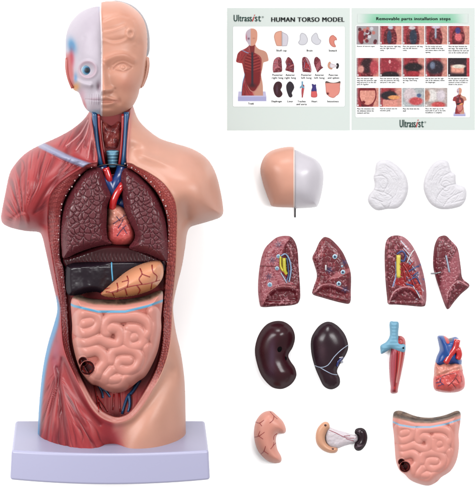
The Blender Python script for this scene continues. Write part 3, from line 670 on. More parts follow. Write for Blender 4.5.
# skull cap
sc = empty('skull_cap_model', 294, 178, 'skull cap, half skin coloured and half white, with short pin', 'skull cap model', G)
A = cr([(294.4, 147.2), (289, 147.2), (281.5, 148), (270, 151.8), (263.6, 158.5), (260.4, 169), (262, 180), (265, 190), (269.6, 202), (273.5, 206.8), (284, 207.8), (294.6, 207.6)], 5); A = None
B = cr([(295.4, 150.4), (304, 151.8), (315.5, 157.3), (321.6, 165), (323.6, 175), (322, 190), (318.5, 203), (314, 206.8), (304, 207.4), (295.4, 207.4)], 5); B = None
WH = cr([(294, 147.2), (281.5, 148), (270, 151.8), (263.6, 158.5), (260.4, 169), (262, 180), (265, 190), (269.6, 202), (273.5, 206.8), (294, 207.8), (314, 206.8), (318.5, 203), (322, 190), (323.6, 175), (321.6, 165), (315.5, 157.3), (304, 151.8)], 4)
def clipx(P, x0, keep_left):
    out = []; N = len(P)
    for i in range(N):
        a, b = P[i], P[(i+1) % N]; ia = (a[0] < x0) == keep_left; ib = (b[0] < x0) == keep_left
        if ia: out.append(a)
        if ia != ib: t = (x0-a[0])/(b[0]-a[0]); out.append(a+(b-a)*t)
    return np.array(out)
A = clipx(WH+[0, -.3], 294.8, True); B = clipx((WH-[294, 206])*[1, .972]+[294, 206.6], 295.0, False)
def capz(x, y, d):
    D_ = sd(x, y, WH); Zq = 30*prof((D_+.5)/26); q = ss(1.5, 12, D_); return Zq*(1-q)+blur(np.pad(Zq, 0), 4/.34)*q
piece('skin_half', A, 0, 5, M_SKIN, sc, lambda x, y, d: mix(mix(fill(x, rgb(238, 174, 150)), .5*(fbm(x/16, y/16, 4)-.3), rgb(246, 176, 148)), ss(293.2, 293.8, x), rgb(250, 232, 226)), lambda x, y, d: capz(x, y, d)+1.4)
piece('bone_half', B, 0, 5, M_GLOSS, sc, lambda x, y, d: mix(fill(x, rgb(228, 222, 230)), .35*fbm(x/12, y/12, 6), rgb(218, 212, 222)), capz)
tube('pin', [(295, 206), (295, 217.4)], .8, M_IRON, sc, 2, n=8)
# brain halves
def brainc(x, y, d): return mix(fill(x, rgb(238, 235, 240)), .3*fbm(x/5, y/5, 7), rgb(226, 222, 232))
def brain(poly, label, cx, cy, grooves):
    def zf(x, y, d):
        z = 0
        dd = np.hypot(x-cx, (y-cy)*.8); z = -.3*np.exp(-((np.sin(dd*.62+1.2*fbm(x/6, y/6, 3)))/.25)**2)*ss(4, 8, d)
        for g in grooves: z = z-.55*np.exp(-(dline(x, y, cr(g, 5, False))[0]/.7)**2)
        return z-.22*np.exp(-(np.sin(dd*1.5+11*fbm(x/7, y/7, 13))/.35)**2)*ss(2, 5, d)+.5*(fbm(x/2.4, y/2.4, 5)-.5)
    o, _, _ = piece('brain_half_model', poly, 4.5, 5, M_MATT, None, brainc, zf); tag(o, label, 'brain half model', G)
brain(cr([(383, 159.8), (376.5, 163), (375, 172), (373.4, 176.8), (374.6, 184), (373.5, 189), (369, 195), (368, 201), (372, 207.3), (378.3, 210.5), (386.8, 209), (397.8, 208), (405, 200), (408.3, 189), (406.3, 176.8), (399, 167), (390.5, 161)], 5),
      'white half brain left of the other, rounded side to the right', 384, 184, [[(374, 190), (384, 193), (392, 198), (388, 209)], [(374, 177), (382, 176), (388, 182), (384, 192)], [(372, 198), (382, 202)], [(386, 209), (380, 203)]])
brain(cr([(440.5, 159.8), (448, 161.6), (451.2, 171), (455.4, 174.4), (456, 182), (457.5, 184.5), (464.6, 187), (466.6, 193), (465, 201), (458.8, 207), (443, 209.4), (432, 205), (425.9, 196.3), (423.4, 186.6), (425.4, 175.6), (432, 164.6)], 5),
      'white half brain right of the other, stepped side to the right', 446, 186, [[(456, 184), (446, 187), (438, 196), (436, 206)], [(452, 172), (444, 176), (440, 184), (446, 188)], [(462, 192), (450, 198), (444, 206)], [(464, 200), (452, 203)]])

# lung halves
PK = rgb(196, 112, 122); MR = rgb(114, 30, 42)
def lungsolid(name_label, poly, colf, extra=None, h=9):
    root = empty('lung_half_model', *np.mean(poly, 0), name_label, 'lung half model', G)
    def zf(x, y, d):
        e, _ = vor(x, y, 4.6, 9); z = .35*ss(0, .3, e)*ss(1.5, 4, d)
        return z+(extra(x, y, d) if extra else 0)
    o, zz, _ = piece('lung_tissue', poly, h, 9, M_LUNG, root, colf, zf)
    return root, zz
def speck(c, x, y, seed, col, size=3.4, amt=.8, th=.14):
    v = vn(x/1.3+.8*vn(x/3, y/3, seed), y/1.7, seed); w2 = fbm(x/5, y/5, seed+3)
    c = mix(c, .5*ss(.5, .15, v), rgb(104, 26, 42))
    return mix(c, amt*ss(.60, .74, v)*ss(.34, .58, w2), col)
def speck_old(c, x, y, seed, col, size=3.4, amt=.8, th=.14):
    e, cid = vor(x+2*(fbm(x/3, y/3, seed)-.5), y+2*(fbm(x/3, y/3, seed+1)-.5), size, seed); return mix(c, amt*ss(th, .02, e)*ss(.42, .56, fbm(x/4.5, y/4.5, seed+5)), col)
def ringp(root, zz, cx, cy, r_, dark=True, name='bronchus'):
    z = float(zz(np.array([cx]), np.array([cy]))[0])
    ball(name, cx, cy, z, r_, r_, 1.0, M_GLOSS, root, lambda q: rgb(24, 40, 66) if (dark and q < .34) else (rgb(120, 156, 190) if q < .5 else rgb(196, 222, 236)), 24)
# 1 posterior right
P1 = cr([(278.5, 236.8), (289, 236), (294.5, 241), (297.6, 250.4), (298.7, 266.6), (300.2, 290), (299.6, 300), (294, 304.9), (273, 306.6), (262.5, 307), (259.7, 303.6), (258, 287.4), (259.7, 266.6), (263.9, 250.4), (270.8, 242)], 5)
def c1(x, y, d):
    c = fill(x, MR); c = speck(c, x, y, 2, rgb(206, 144, 152), 3.6)
    pk = [(256, 310), (256, 240), (279, 234), (290, 237), (284, 247), (281, 262), (283, 276), (294, 284), (280, 285), (268, 292), (262, 308)]
    c = region(c, x, y, cr(pk, 4), rgb(188, 106, 116)); vv = fbm(x/2.2, y/2.2, 8); c = mix(c, ss(-1, 1, sd(x, y, cr(pk, 4)))*ss(.6, .72, vv)*.75, rgb(140, 48, 62)); c = mix(c, ss(-1, 1, sd(x, y, cr(pk, 4)))*ss(.4, .28, vv)*.4, rgb(222, 160, 164))
    c = stroke(c, x, y, [(258, 266), (278, 266.5)], .7, rgb(110, 34, 44)); c = stroke(c, x, y, cr([(265, 300), (270, 291), (281, 286), (296, 287)], 5, False), .8, rgb(196, 120, 124))
    for a, b in ((278.5, 244.5), (272.5, 260), (269, 276.5)): c = mix(c, gau(x, y, a, b, 2.6)*(.5+.5*np.sin(6*np.arctan2(y-b, x-a))), rgb(44, 62, 100)); 
    for a, b, q in ((266, 256, 1), (273, 252, .8), (268, 268, 1), (276, 268, 1), (264, 284, 1), (276, 280, .9), (282, 250, 1), (271, 247, .8)): c = mix(c, gau(x, y, a, b, q), rgb(150, 40, 50))
    return c
def e1(x, y, d): return -5*ss(0, 4, sd(x, y, cr([(265, 303), (270, 293), (281, 288), (296, 290), (298, 302), (290, 304)], 4)))-2*ss(0, 3, sd(x, y, cr([(284, 248), (290, 240), (297, 252), (298, 284), (286, 280)], 4)))
q, zz = lungsolid('maroon lung half with pink cut face and yellow oval beside it, leftmost lung piece', P1, c1, e1)
for a, b in ((278.3, 256.3), (277, 268.3), (269.8, 284.6)): ringp(q, zz, a, b, 2.1 if b < 280 else 2.5, False)
zy = lambda a, b: zz(a, b)+.5
tube('yellow_duct', [(280.6, 256), (280.6, 266), (283, 271)], 1.1, flat('yellow_paint', rgb(232, 214, 60)), q, zy)
tube('yellow_duct', [(284, 258), (284.6, 270), (286.2, 274)], 1.9, flat('yellow_green_paint', rgb(218, 206, 50)), q, zy)
tube('blue_duct', [(281, 256), (285.5, 254), (289.5, 260), (291, 270), (289, 282)], .8, flat('pale_blue_paint', rgb(150, 176, 212)), q, zy, lift=.8)
tube('blue_duct', [(286.6, 258), (288, 266), (288.2, 276), (286.4, 281)], .7, flat('mid_blue_paint', rgb(70, 100, 150)), q, zy, lift=.6)
tube('blue_duct', [(281, 273), (284, 278), (287, 283)], .6, flat('pale_blue_paint', rgb(190, 200, 224)), q, zy, lift=.4)
tube('red_duct', [(283, 271), (286.6, 276)], 1.1, M_RED, q, zy)
# 2 anterior right
P2 = cr([(323.5, 237.4), (327.5, 237.4), (332.5, 240.4), (341.5, 250.4), (347.2, 262), (350.8, 273.5), (350.8, 290), (350, 302.6), (342.4, 303), (321.6, 297.4), (312.6, 294), (313.6, 287), (317, 275.8), (314.2, 264.3), (312.4, 257.4), (315.9, 250), (319.3, 242.3)], 5)
def c2(x, y, d):
    c = fill(x, rgb(114, 28, 40)); left = region(fill(x, 0), x, y, [(310, 236), (324, 236), (322, 262), (317, 292), (310, 296)], [1, 1, 1])[..., 0]
    c = speck(c, x, y, 12, rgb(204, 140, 150), 3.0, .5, .2); e, _ = vor(x, y*1.0, 2.8, 15); c = mix(c, left*.8*ss(.22, .04, e), rgb(214, 156, 164))
    c = mix(c, .6*ss(.0, .7, fbm(x/5, y/5, 17)-.4), rgb(190, 60, 66))
    c = stroke(c, x, y, cr([(313.5, 293), (320, 286), (330, 284), (340, 287.5), (349, 291)], 5, False), .9, rgb(206, 140, 146)); c = region(c, x, y, [(326, 280), (338, 272), (350, 268), (350, 272), (338, 278)], rgb(190, 110, 116))
    for a, b in ((344.4, 262.4), (329, 270), (345, 289.5)): c = mix(c, 1.0*gau(x, y, a, b, 3)*(.6+.4*np.sin(5*np.arctan2(y-b, x-a))), rgb(34, 54, 112))
    return c
q, zz = lungsolid('dark red lung half with three white ring openings and a white mark, second lung piece', P2, c2, lambda x, y, d: -3*ss(0, 4, sd(x, y, [(314, 293), (322, 286), (332, 286), (348, 292), (348, 301), (322, 296)])))
for a, b, r_ in ((334.8, 256.6), (342.8, 272), (338.8, 283.6)) if False else ((334.8, 256.6, 2.5), (342.8, 272, 2.4), (338.8, 283.6, 2.4)): ringp(q, zz, a, b, r_)
ringp(q, zz, 342, 266.2, 1.2, False)
tube('white_duct', [(325.8, 265), (325.8, 270)], .9, M_WLINE, q, lambda a, b: zz(a, b)+.5)
# 3 posterior left
P3 = cr([(390.4, 236.6), (397.4, 235.4), (405, 237.7), (412.4, 245.8), (419.3, 259.7), (424, 275.8), (426.4, 292), (425.8, 303), (422.8, 306.6), (409, 305.6), (396, 304.6), (388.4, 304), (387, 297), (385.3, 278), (384.6, 255), (386, 242)], 5)
def c3(x, y, d):
    c = fill(x, rgb(118, 32, 44)); c = speck(c, x, y, 22, rgb(210, 140, 150), 3.8, .75, .2)
    c = stroke(c, x, y, cr([(403, 238), (412, 252), (420, 272), (424, 300)], 5, False), 7, rgb(204, 140, 148), 1.2, amount=.75)
    for i in range(7): a = 404+i*2.6; b = 243+i*7; c = stroke(c, x, y, [(a-3, b-2), (a+4, b+6)], .8, rgb(216, 222, 236), .4)
    c = region(c, x, y, cr([(394, 282), (402, 262), (412, 268), (420, 284), (421, 296), (408, 288)], 4), rgb(170, 30, 34), 1)
    for k in range(34):
        a = 412+rng.randn()*4.6; b = 278+rng.randn()*7; c = mix(c, gau(x, y, a, b, 1.2, .7, rng.rand()*3)*.9, [rgb(40, 60, 120), rgb(70, 100, 160), rgb(190, 210, 230), rgb(176, 30, 36)][k % 4])
    c = stroke(c, x, y, cr([(389, 303), (394, 292), (404, 287), (415, 289), (424, 301)], 5, False), 1.1, rgb(214, 150, 156)); c = stroke(c, x, y, cr([(396, 262), (396, 275), (393, 286)], 4, False), 1.3, rgb(150, 170, 214))
    return c
q, zz = lungsolid('pink and maroon lung half with thick yellow bar and blue vessels, third lung piece', P3, c3, lambda x, y, d: -3.5*ss(0, 4, sd(x, y, cr([(390, 303), (395, 294), (404, 289), (414, 291), (423, 303)], 4))))
zy = lambda a, b: zz(a, b)+.6
tube('yellow_duct', [(398.6, 255), (398.4, 266), (398.8, 277)], 2.2, flat('yellow_paint_b', rgb(240, 220, 84)), q, zy, n=10)
for b in (264, 269, 274.5): ball('red_dot', 400.6, b, float(zy(np.array([400.6]), np.array([b]))[0])+1.4, 1, 1, .8, M_RED, q)
tubes('blue_duct', [[(397, 254), (402, 251), (405.6, 255), (404, 261), (400.5, 260)]], 1.0, flat('slate_blue_paint', rgb(60, 76, 138)), q, zy)
tubes('red_duct', [[(403, 264), (407, 270), (412, 280), (416, 290)], [(409, 268), (414, 262)], [(404, 270), (406, 282)]], 1.1, flat('artery_paint', rgb(176, 28, 32)), q, zy, .3)
tubes('blue_duct', [[(408, 272), (414, 268), (419, 266)], [(410, 280), (416, 277), (420, 284)], [(406, 284), (413, 286), (419, 294)], [(413, 276), (418, 272)]], .8, flat('vein_paint', rgb(50, 76, 140)), q, zy, .3)
tube('white_duct', [(407, 263), (411, 254), (414, 250)], .6, M_WLINE, q, zy)
tube('white_duct', [(413, 286), (417, 292), (420, 298)], .6, M_WLINE, q, zy)
# 4 anterior left
P4 = cr([(440, 236.4), (445.6, 235.6), (450.5, 240), (457.4, 248), (459.8, 259.7), (461, 269), (462.6, 278.6), (469.6, 285.6), (461, 294), (454, 302), (448.2, 309.2), (444.7, 304.7), (439, 288), (435.2, 275.8), (433, 264), (434.1, 248), (437, 239.5)], 4)
def c4(x, y, d):
    c = fill(x, rgb(116, 30, 44)); c = speck(c, x, y, 32, rgb(206, 136, 146), 3.4, .8, .25)
    c = region(c, x, y, cr([(450, 262), (458, 250), (460, 272), (454, 282), (448, 292), (446, 304), (440, 290), (444, 272)], 4), rgb(196, 112, 122), 1.5, .75)
    c = stroke(c, x, y, cr([(447, 300), (449, 290), (458, 281), (468, 286)], 5, False), 1, rgb(206, 140, 146)); e, _ = vor(x, y, 4.2, 36)
    return mix(c, .3*ss(.14, .02, e), rgb(110, 34, 46))
q, zz = lungsolid('twisted maroon lung half with a pale pin at its side, rightmost lung piece', P4, c4, lambda x, y, d: -2.5*ss(0, 4, sd(x, y, [(449, 306), (449, 292), (458, 283), (468, 286), (456, 298)])))
tube('white_duct', [(446, 255.5), (447.6, 263), (449.4, 272)], .9, flat('grey_blue_paint', rgb(176, 188, 208)), q, lambda a, b: zz(a, b)+.5)
tube('pin', [(430.6, 273.6), (436, 273.2), (441, 272)], .8, M_STEEL, q, lambda a, b: np.maximum(zz(a, b)+.6, 8))

# diaphragm (kidney shaped bowl)
P5 = cr([(275.4, 321), (284.7, 322), (292.2, 328), (295, 337), (293, 346.5), (288.4, 355), (290.4, 361), (295, 367.8), (296.4, 375.5), (292.4, 383), (286, 387.6), (279.4, 389), (270.8, 386.3), (261.6, 375.9), (256.8, 363), (254.9, 349.3), (258.4, 335.4), (266, 325)], 5)
dp = empty('diaphragm_piece', 276, 355, 'glossy dark maroon kidney-shaped diaphragm with a small black hole', 'diaphragm model', G)
def c5(x, y, d): return mix(mix(fill(x, rgb(56, 16, 26)), .5*fbm(x/9, y/9, 8), rgb(78, 26, 38)), .6*gau(x, y, 272, 356, 4, 20), rgb(100, 82, 106))  # broad bluish highlight left of centre is put into the colour
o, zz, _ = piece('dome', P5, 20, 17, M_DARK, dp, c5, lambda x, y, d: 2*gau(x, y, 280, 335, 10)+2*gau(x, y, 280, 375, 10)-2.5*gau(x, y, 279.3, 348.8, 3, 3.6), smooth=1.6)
blk = flat('black_paint', rgb(6, 3, 5), .8, spec=.05)
ball('opening', 279.2, 348.8, float(zz(np.array([279.2]), np.array([348.8]))[0])+.3, 2.7, 3.3, .9, blk, dp); ball('opening', 285.4, 358.6, float(zz(np.array([285.4]), np.array([358.6]))[0]), 1.5, 2.2, .5, blk, dp)
# liver
P6 = cr([(328.6, 321.6), (336.7, 325), (344.8, 334.3), (348.3, 345.8), (346, 354.4), (340, 364), (337, 371.4), (339.8, 378.6), (339, 385.4), (331.6, 389.4), (324, 386.3), (319, 377), (314.4, 365.5), (311.2, 352), (311.2, 338.9), (315.9, 329.6), (321.6, 323.9)], 5)
lp = empty('liver_piece', 329, 355, 'dark liver crossed by thin white lines with a blue spot', 'liver model', G)
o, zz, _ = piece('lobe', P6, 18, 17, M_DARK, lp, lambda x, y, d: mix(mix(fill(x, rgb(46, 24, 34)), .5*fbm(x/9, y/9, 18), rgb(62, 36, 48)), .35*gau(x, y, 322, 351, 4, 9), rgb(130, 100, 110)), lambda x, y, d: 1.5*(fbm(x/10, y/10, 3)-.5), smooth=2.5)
zl2 = lambda a, b: zz(a, b)+.1
tubes('ligament', [[(314.6, 365.4), (321, 367.4), (328, 365), (334, 357), (341, 350), (348, 345)], [(320, 367.4), (326, 371), (332, 374), (337, 374.8)]], .5, flat('pale_ligament_paint', rgb(176, 190, 214)), lp, zl2)
tubes('blue_duct', [[(342.6, 357), (338.4, 361), (336.8, 366)], [(340, 360), (341.8, 362)]], 1.5, flat('navy_paint', rgb(30, 50, 130), .3, .3), lp, zl2)
tube('white_duct', [(339.4, 357.6), (342.4, 357)], .6, M_WLINE, lp, lambda a, b: zz(a, b)+1.2)
# trachea and aorta
ta = empty('trachea_and_aorta_model', 395, 358, 'light blue forked windpipe on a red tapering aorta', 'trachea model', G)
P7 = cr([(391, 350), (395, 340), (398.6, 336), (402.6, 336.6), (405.4, 341), (405.2, 352), (402.4, 368), (399, 384), (398, 389), (397.4, 392.6), (394, 393.6), (390.6, 392.6), (390.6, 386), (389.6, 378), (389.2, 362)], 5)
def c7(x, y, d):
    c = fill(x, rgb(196, 84, 98)); c = mix(c, ss(.2, -.2, x-(398.5-(y-350)*.06)-1.2*(vn(x, y/9, 3)-.5))*.8*0+ss(396, 397, x+(y-350)*.07)*.9, rgb(206, 46, 44))
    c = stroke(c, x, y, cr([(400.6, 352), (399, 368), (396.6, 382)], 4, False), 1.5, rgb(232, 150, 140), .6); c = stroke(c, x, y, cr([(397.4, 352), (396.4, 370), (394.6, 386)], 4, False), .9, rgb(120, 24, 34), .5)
    c = mix(c, gau(x, y, 394, 390.6, 2.6, 1.6)*.8, rgb(130, 30, 44)); c = mix(c, .8*gau(x, y, 400, 341, 3), rgb(170, 60, 66)); return c
piece('aorta', P7, 9, 6, M_GLOSS, ta, c7, lambda x, y, d: .5*np.sin(x*2.4)*ss(2, 4, d)*ss(350, 354, y)+1.2*np.exp(-((np.hypot(x-400.4, y-341)-2.6)/.8)**2))
P8 = np.array([(389.6, 322.4), (394, 321.4), (398.8, 322.8), (398.2, 334.4), (399.6, 341.4), (404.6, 344.4), (405.6, 347), (404.6, 352), (398, 352), (392, 348.6), (387.4, 351), (381.4, 354), (380.4, 350), (380.6, 345.4), (386.4, 341.6), (389.8, 335)]); P8 = cr(P8, 4)
piece('trachea', P8, 6, 4.4, M_MATT, ta, lambda x, y, d: mix(fill(x, rgb(124, 184, 214)), .4*fbm(x/4, y/2, 4), rgb(148, 200, 226)), lambda x, y, d: .12*np.sin(y*1.9)*ss(1, 3, d), wall=6)
ball('opening', 403.4, 348, 13, .9, .9, .5, blk, ta)
# heart
hp = empty('heart_piece', 449, 364, 'heart with blue and red arching vessels over pink and red ventricles', 'heart model', G)
P9 = cr([(434.4, 366), (436, 362), (440, 364.4), (446, 361), (450, 364), (456, 362.6), (461.6, 365), (463, 373), (464.8, 380), (464, 388), (458, 391.8), (449, 392.6), (441, 392), (434.6, 389.4), (433.2, 382), (434, 374)], 5)
r, z, c = heartmus(P9, 2, 15, 449, 372, 1); x, y = r.X, r.Y
c = fill(x, rgb(240, 156, 136)); c = region(c, x, y, cr([(430, 382), (436, 376), (446, 374), (456, 371), (467, 372), (468, 396), (430, 396)], 4), rgb(232, 84, 80), 1); c = mix(c, .3*fbm(x/4, y/4, 9), rgb(242, 160, 150))
solid('ventricles', P9, r, z, c, .02, M_GLOSS, hp); r9, z9 = r, z; z9f = lambda a, b: r9.samp(z9, a, b)+.1
tubes('coronary_vessel', [[(436, 383), (440, 382), (444, 385)], [(440, 382), (441, 378)], [(438, 386), (443, 384)]], .45, flat('dark_blue_line', rgb(44, 48, 120)), hp, z9f, .3)
tubes('coronary_vessel', [[(457, 374), (454, 380), (448, 386)], [(456, 378), (459, 383)], [(461, 376), (462, 382)], [(436, 380), (446, 375), (456, 373)], [(452, 383), (456, 388)]], .4, flat('dark_red_line', rgb(120, 24, 44)), hp, z9f, .3)
P9b = cr([(437.4, 336.6), (440.6, 335.2), (445, 336), (449.5, 338.8), (455, 336.6), (459, 339.4), (458.6, 346), (460.6, 356), (461.8, 362), (459.8, 366.6), (452, 364.5), (444, 366.4), (435.6, 365), (436.6, 357), (439.6, 350), (438.6, 343)], 5)
def c9(x, y, d):
    c = fill(x, rgb(24, 84, 168)); c = stroke(c, x, y, [(444.5, 334), (448, 342)], 3.2, rgb(226, 62, 60), .5)
    c = mix(c, gau(x, y, 450.4, 338.8, 1.6, 2)*1.2, rgb(70, 14, 20)); return c
piece('great_veins', P9b, 13, 8, flat('x', rgb(0, 0, 0)) if False else M_GLOSS, hp, c9, lambda x, y, d: 2.4*np.exp(-(dline(x, y, [(440, 337), (449, 356)])[0]/3.5)**2)-1.5*gau(x, y, 450.4, 338.8, 2, 3))
tubes('aortic_arch', [[(457.4, 339.6), (455.4, 348), (450, 355), (445.6, 363)], [(457.4, 348), (459.4, 354), (458, 359)]], 3.2, flat('scarlet_paint', rgb(222, 44, 44), .28, .4), hp, 14, .1, n=12)

# stomach
sp = empty('stomach_piece', 270, 437, 'salmon pink bent stomach with small red branching veins', 'stomach model', G)
P10 = cr([(270.5, 410.8), (277.6, 416), (283.3, 422), (286, 429.6), (284, 433.4), (278.4, 433.6), (275.8, 439), (277.2, 448.9), (281.2, 456.6), (281, 461.6), (277, 463.2), (271, 462.4), (264.9, 458.8), (257.8, 450.3), (254.2, 437.5), (255.2, 423.4), (261.6, 413.6)], 5)
o, zz, _ = piece('pouch', P10, 15, 11, M_SKIN, sp, lambda x, y, d: mix(fill(x, rgb(246, 172, 152)), .5*fbm(x/9, y/9, 3), rgb(244, 158, 140)), smooth=1.5)
tubes('vein', [[(270, 411.6), (273.6, 415.6), (277.4, 419)], [(274, 416), (273, 420), (269.6, 423)], [(255.6, 422), (259.6, 423), (264, 420)], [(259.6, 423), (262, 426)], [(254.6, 437), (259, 436), (264.6, 432)], [(259, 436), (263, 439)],
               [(258, 436), (260, 431)], [(261, 454), (264, 451), (265.6, 446)], [(264, 451), (268.4, 454)], [(275.6, 443), (273, 446), (270.6, 449)], [(273, 446), (274, 442)], [(277, 433.6), (274, 436), (273.6, 440)]], .42, M_DRED, sp, lambda a, b: zz(a, b)+.05, .3)
# pancreas, duodenum, spleen
pp = empty('pancreas_and_spleen_model', 341, 438, 'white pancreas joining an orange curved duodenum and a black spleen', 'pancreas model', G)
P12 = cr([(329.4, 427.4), (336, 429.6), (345, 432), (352, 434.6), (357.6, 435.4), (357.8, 441), (352, 443.6), (344, 446), (337, 448.4), (330, 446.6), (326, 441), (326, 432)], 5)
def c12(x, y, d): return mix(fill(x, rgb(240, 226, 230)), .4*fbm(x/3, y/3, 5), rgb(226, 222, 238))
o, zz, _ = piece('pancreas', P12, 5, 6, M_MATT, pp, c12, lambda x, y, d: .8*(fbm(x/2.2, y/2.2, 8)-.5))
tubes('pancreatic_duct', [[(329, 430), (336, 433), (346, 437.6), (356, 438)], [(346, 438.6), (354, 441)], [(344, 436), (350, 435.6)]], .32, flat('thin_red_paint', rgb(176, 60, 84)), pp, lambda a, b: zz(a, b)+.1)
P11 = cr([(322, 423), (326, 421.6), (329, 423.4), (329.6, 427.6), (326.6, 432), (325, 437.6), (326.4, 443), (331, 446.6), (336.4, 447.4), (337.8, 450), (335.4, 452.8), (329.6, 453), (322.4, 450), (317, 444), (315.6, 436.4), (317.4, 428.6)], 5)
o, zz, _ = piece('duodenum', P11, 6, 4.6, M_SKIN, pp, lambda x, y, d: mix(fill(x, rgb(240, 178, 144)), .4*fbm(x/5, y/5, 5), rgb(248, 190, 150)), wall=2)
for a, b in ((325.4, 425.3), (332.8, 449.3)): ball('opening', a, b, float(zz(np.array([a]), np.array([b]))[0])-.2, 1.3, 1.3, .5, flat('dark_brown_paint', rgb(78, 26, 20)), pp)
P13 = cr([(357, 428.4), (361.6, 427.8), (365.6, 430.6), (367.4, 437), (366, 444), (361.6, 449.8), (357, 450.6), (354.2, 447.4), (355, 443), (358.4, 440), (358.4, 436), (355, 433.6), (355, 430.4)], 5)
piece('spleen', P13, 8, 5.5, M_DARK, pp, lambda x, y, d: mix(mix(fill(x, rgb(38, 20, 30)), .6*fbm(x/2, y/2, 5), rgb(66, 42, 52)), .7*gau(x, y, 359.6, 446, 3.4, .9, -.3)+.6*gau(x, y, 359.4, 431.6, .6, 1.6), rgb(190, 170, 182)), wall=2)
# intestine
P14 = cr([(393, 415), (394.6, 411.6), (399, 410.4), (405, 412), (417, 416.3), (431.7, 417.5), (446.4, 414.6), (455.9, 410.8), (459.6, 411.4), (460.8, 415.2), (460, 424), (458.6, 434), (459, 446), (456.6, 460), (450.6, 470.8), (441.5, 477), (436.5, 482),
          (428.4, 485.6), (418, 483.4), (410, 479.6), (405, 474.4), (399.6, 470), (396, 461), (394.8, 448.4), (394, 436), (392.6, 424)], 4)
fX = lambda a: 393+(a-71.5)*.744; fY = lambda b: 409+(b-291)*.752
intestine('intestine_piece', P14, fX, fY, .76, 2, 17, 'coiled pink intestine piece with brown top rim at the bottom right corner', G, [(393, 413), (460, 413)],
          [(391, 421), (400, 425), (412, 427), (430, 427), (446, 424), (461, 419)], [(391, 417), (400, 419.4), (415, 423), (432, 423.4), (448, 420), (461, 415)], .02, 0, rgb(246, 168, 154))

# ================================================================== PRINTED CARDS
def quad(name, x0, y0, x1, y1, z, mat, parent, th=0):
    c = [(x0, y0), (x1, y0), (x1, y1), (x0, y1)]
    V = [(wx(a, z), wy(b, z), z*S) for a, b in c]
    F = [[0, 3, 2, 1]]
    if th:
        V += [(p[0], p[1], p[2]-th*S) for p in V]; F += [[4, 5, 6, 7], [0, 1, 5, 4], [1, 2, 6, 5], [2, 3, 7, 6], [3, 0, 4, 7]]
    return mesh_from(name, V, F, mat, parent, smooth=False)
def picture(name, x0, y0, x1, y1, fn, z, parent, step=.33, label=None):
    nx = max(2, int((x1-x0)/step)+1); ny = max(2, int((y1-y0)/step)+1)
    x, y = np.meshgrid(np.linspace(x0, x1, nx), np.linspace(y0, y1, ny)); c = fn(x, y)
    i = np.arange(nx*ny).reshape(ny, nx); F = np.stack([i[:-1, :-1].ravel(), i[1:, :-1].ravel(), i[1:, 1:].ravel(), i[:-1, 1:].ravel()], 1)
    V = np.stack([wx(x.ravel(), z), wy(y.ravel(), z), np.full(x.size, z*S)], 1)
    o = mesh_from(name, V, F, M_PRINT, parent, c.reshape(-1, 3), smooth=False)
    if label: o['label'] = label
    return o
def text(name, s, x0, x1, y0, y1, mat, parent, z=1.5, bold=0, shear=0, lines=None, align='LEFT'):
    """lettering stretched to the box x0..x1, y0..y1"""
    cu = bpy.data.curves.new(name, 'FONT'); cu.body = s; cu.size = 1; cu.shear = shear; cu.resolution_u = 3; cu.align_x = align; cu.space_line = 1.0; cu.space_character = 1.1
    t = bpy.data.objects.new(name, cu); COL.objects.link(t)
    dg = bpy.context.evaluated_depsgraph_get(); me = bpy.data.meshes.new_from_object(t.evaluated_get(dg))
    bpy.data.objects.remove(t); bpy.data.curves.remove(cu)
    v = np.array([q.co[:] for q in me.vertices]); F = [list(p.vertices) for p in me.polygons]; bpy.data.meshes.remove(me)
    a, b = v[:, 0].min(), v[:, 0].max(); c, d = v[:, 1].min(), v[:, 1].max()
    x = x0+(v[:, 0]-a)/(b-a)*(x1-x0); y = y1-(v[:, 1]-c)/(d-c)*(y1-y0)
    if bold:
        k = len(x); x = np.concatenate([x-bold, x, x+bold]); y = np.concatenate([y]*3); z = np.repeat([z, z+.03, z+.06], k)
        F = F+[[i+k for i in f] for f in F]+[[i+2*k for i in f] for f in F]
    V = np.stack([wx(x, z), wy(y, z), z*S+0*x], 1)
    return mesh_from(name, V, F, mat, parent, smooth=False)
def logo(x0, y0, w_, h_, par):
    k = w_/28.4
    text('logo_lettering', 'Ultras', x0, x0+15.6*k, y0, y0+h_, M_INKG, par, bold=.14)
    text('logo_lettering', 's', x0+16.0*k, x0+18.3*k, y0+h_*.30, y0+h_, M_INKG, par, bold=.1)
    text('logo_letter', 'i', x0+18.5*k, x0+21.5*k, y0-.2, y0+h_, M_INKR, par, bold=.12, shear=.5)
    text('logo_lettering', 'st', x0+21.4*k, x0+27.4*k, y0+h_*.14, y0+h_, M_INKG, par, bold=.1)
    text('registered_mark', '®', x0+28.4*k, x0+30.4*k, y0+h_*.2, y0+h_*.2+1.9, M_INKG, par)
PAPER = flat('pale_mint_card', rgb(228, 237, 232), .5, spec=.3); WHITEP = flat('white_print_panel', rgb(254, 254, 254), .5, spec=.2, gain=2.1)
WH3 = np.array([1.13]*3)
cl = empty('printed_card', 288.5, 69.5, 'pale mint card with torso picture at left and small captioned organ pictures', 'printed card', 'printed cards at the top')
cr_ = empty('printed_card', 413, 69, 'pale mint card with green title band and rows of step photos', 'printed card', 'printed cards at the top')
quad('card_sheet', 227, 8, 350, 130.6, 1.0, PAPER, cl, .9)
quad('card_sheet', 351.6, 8, 475, 130.2, 1.0, PAPER, cr_, .9)
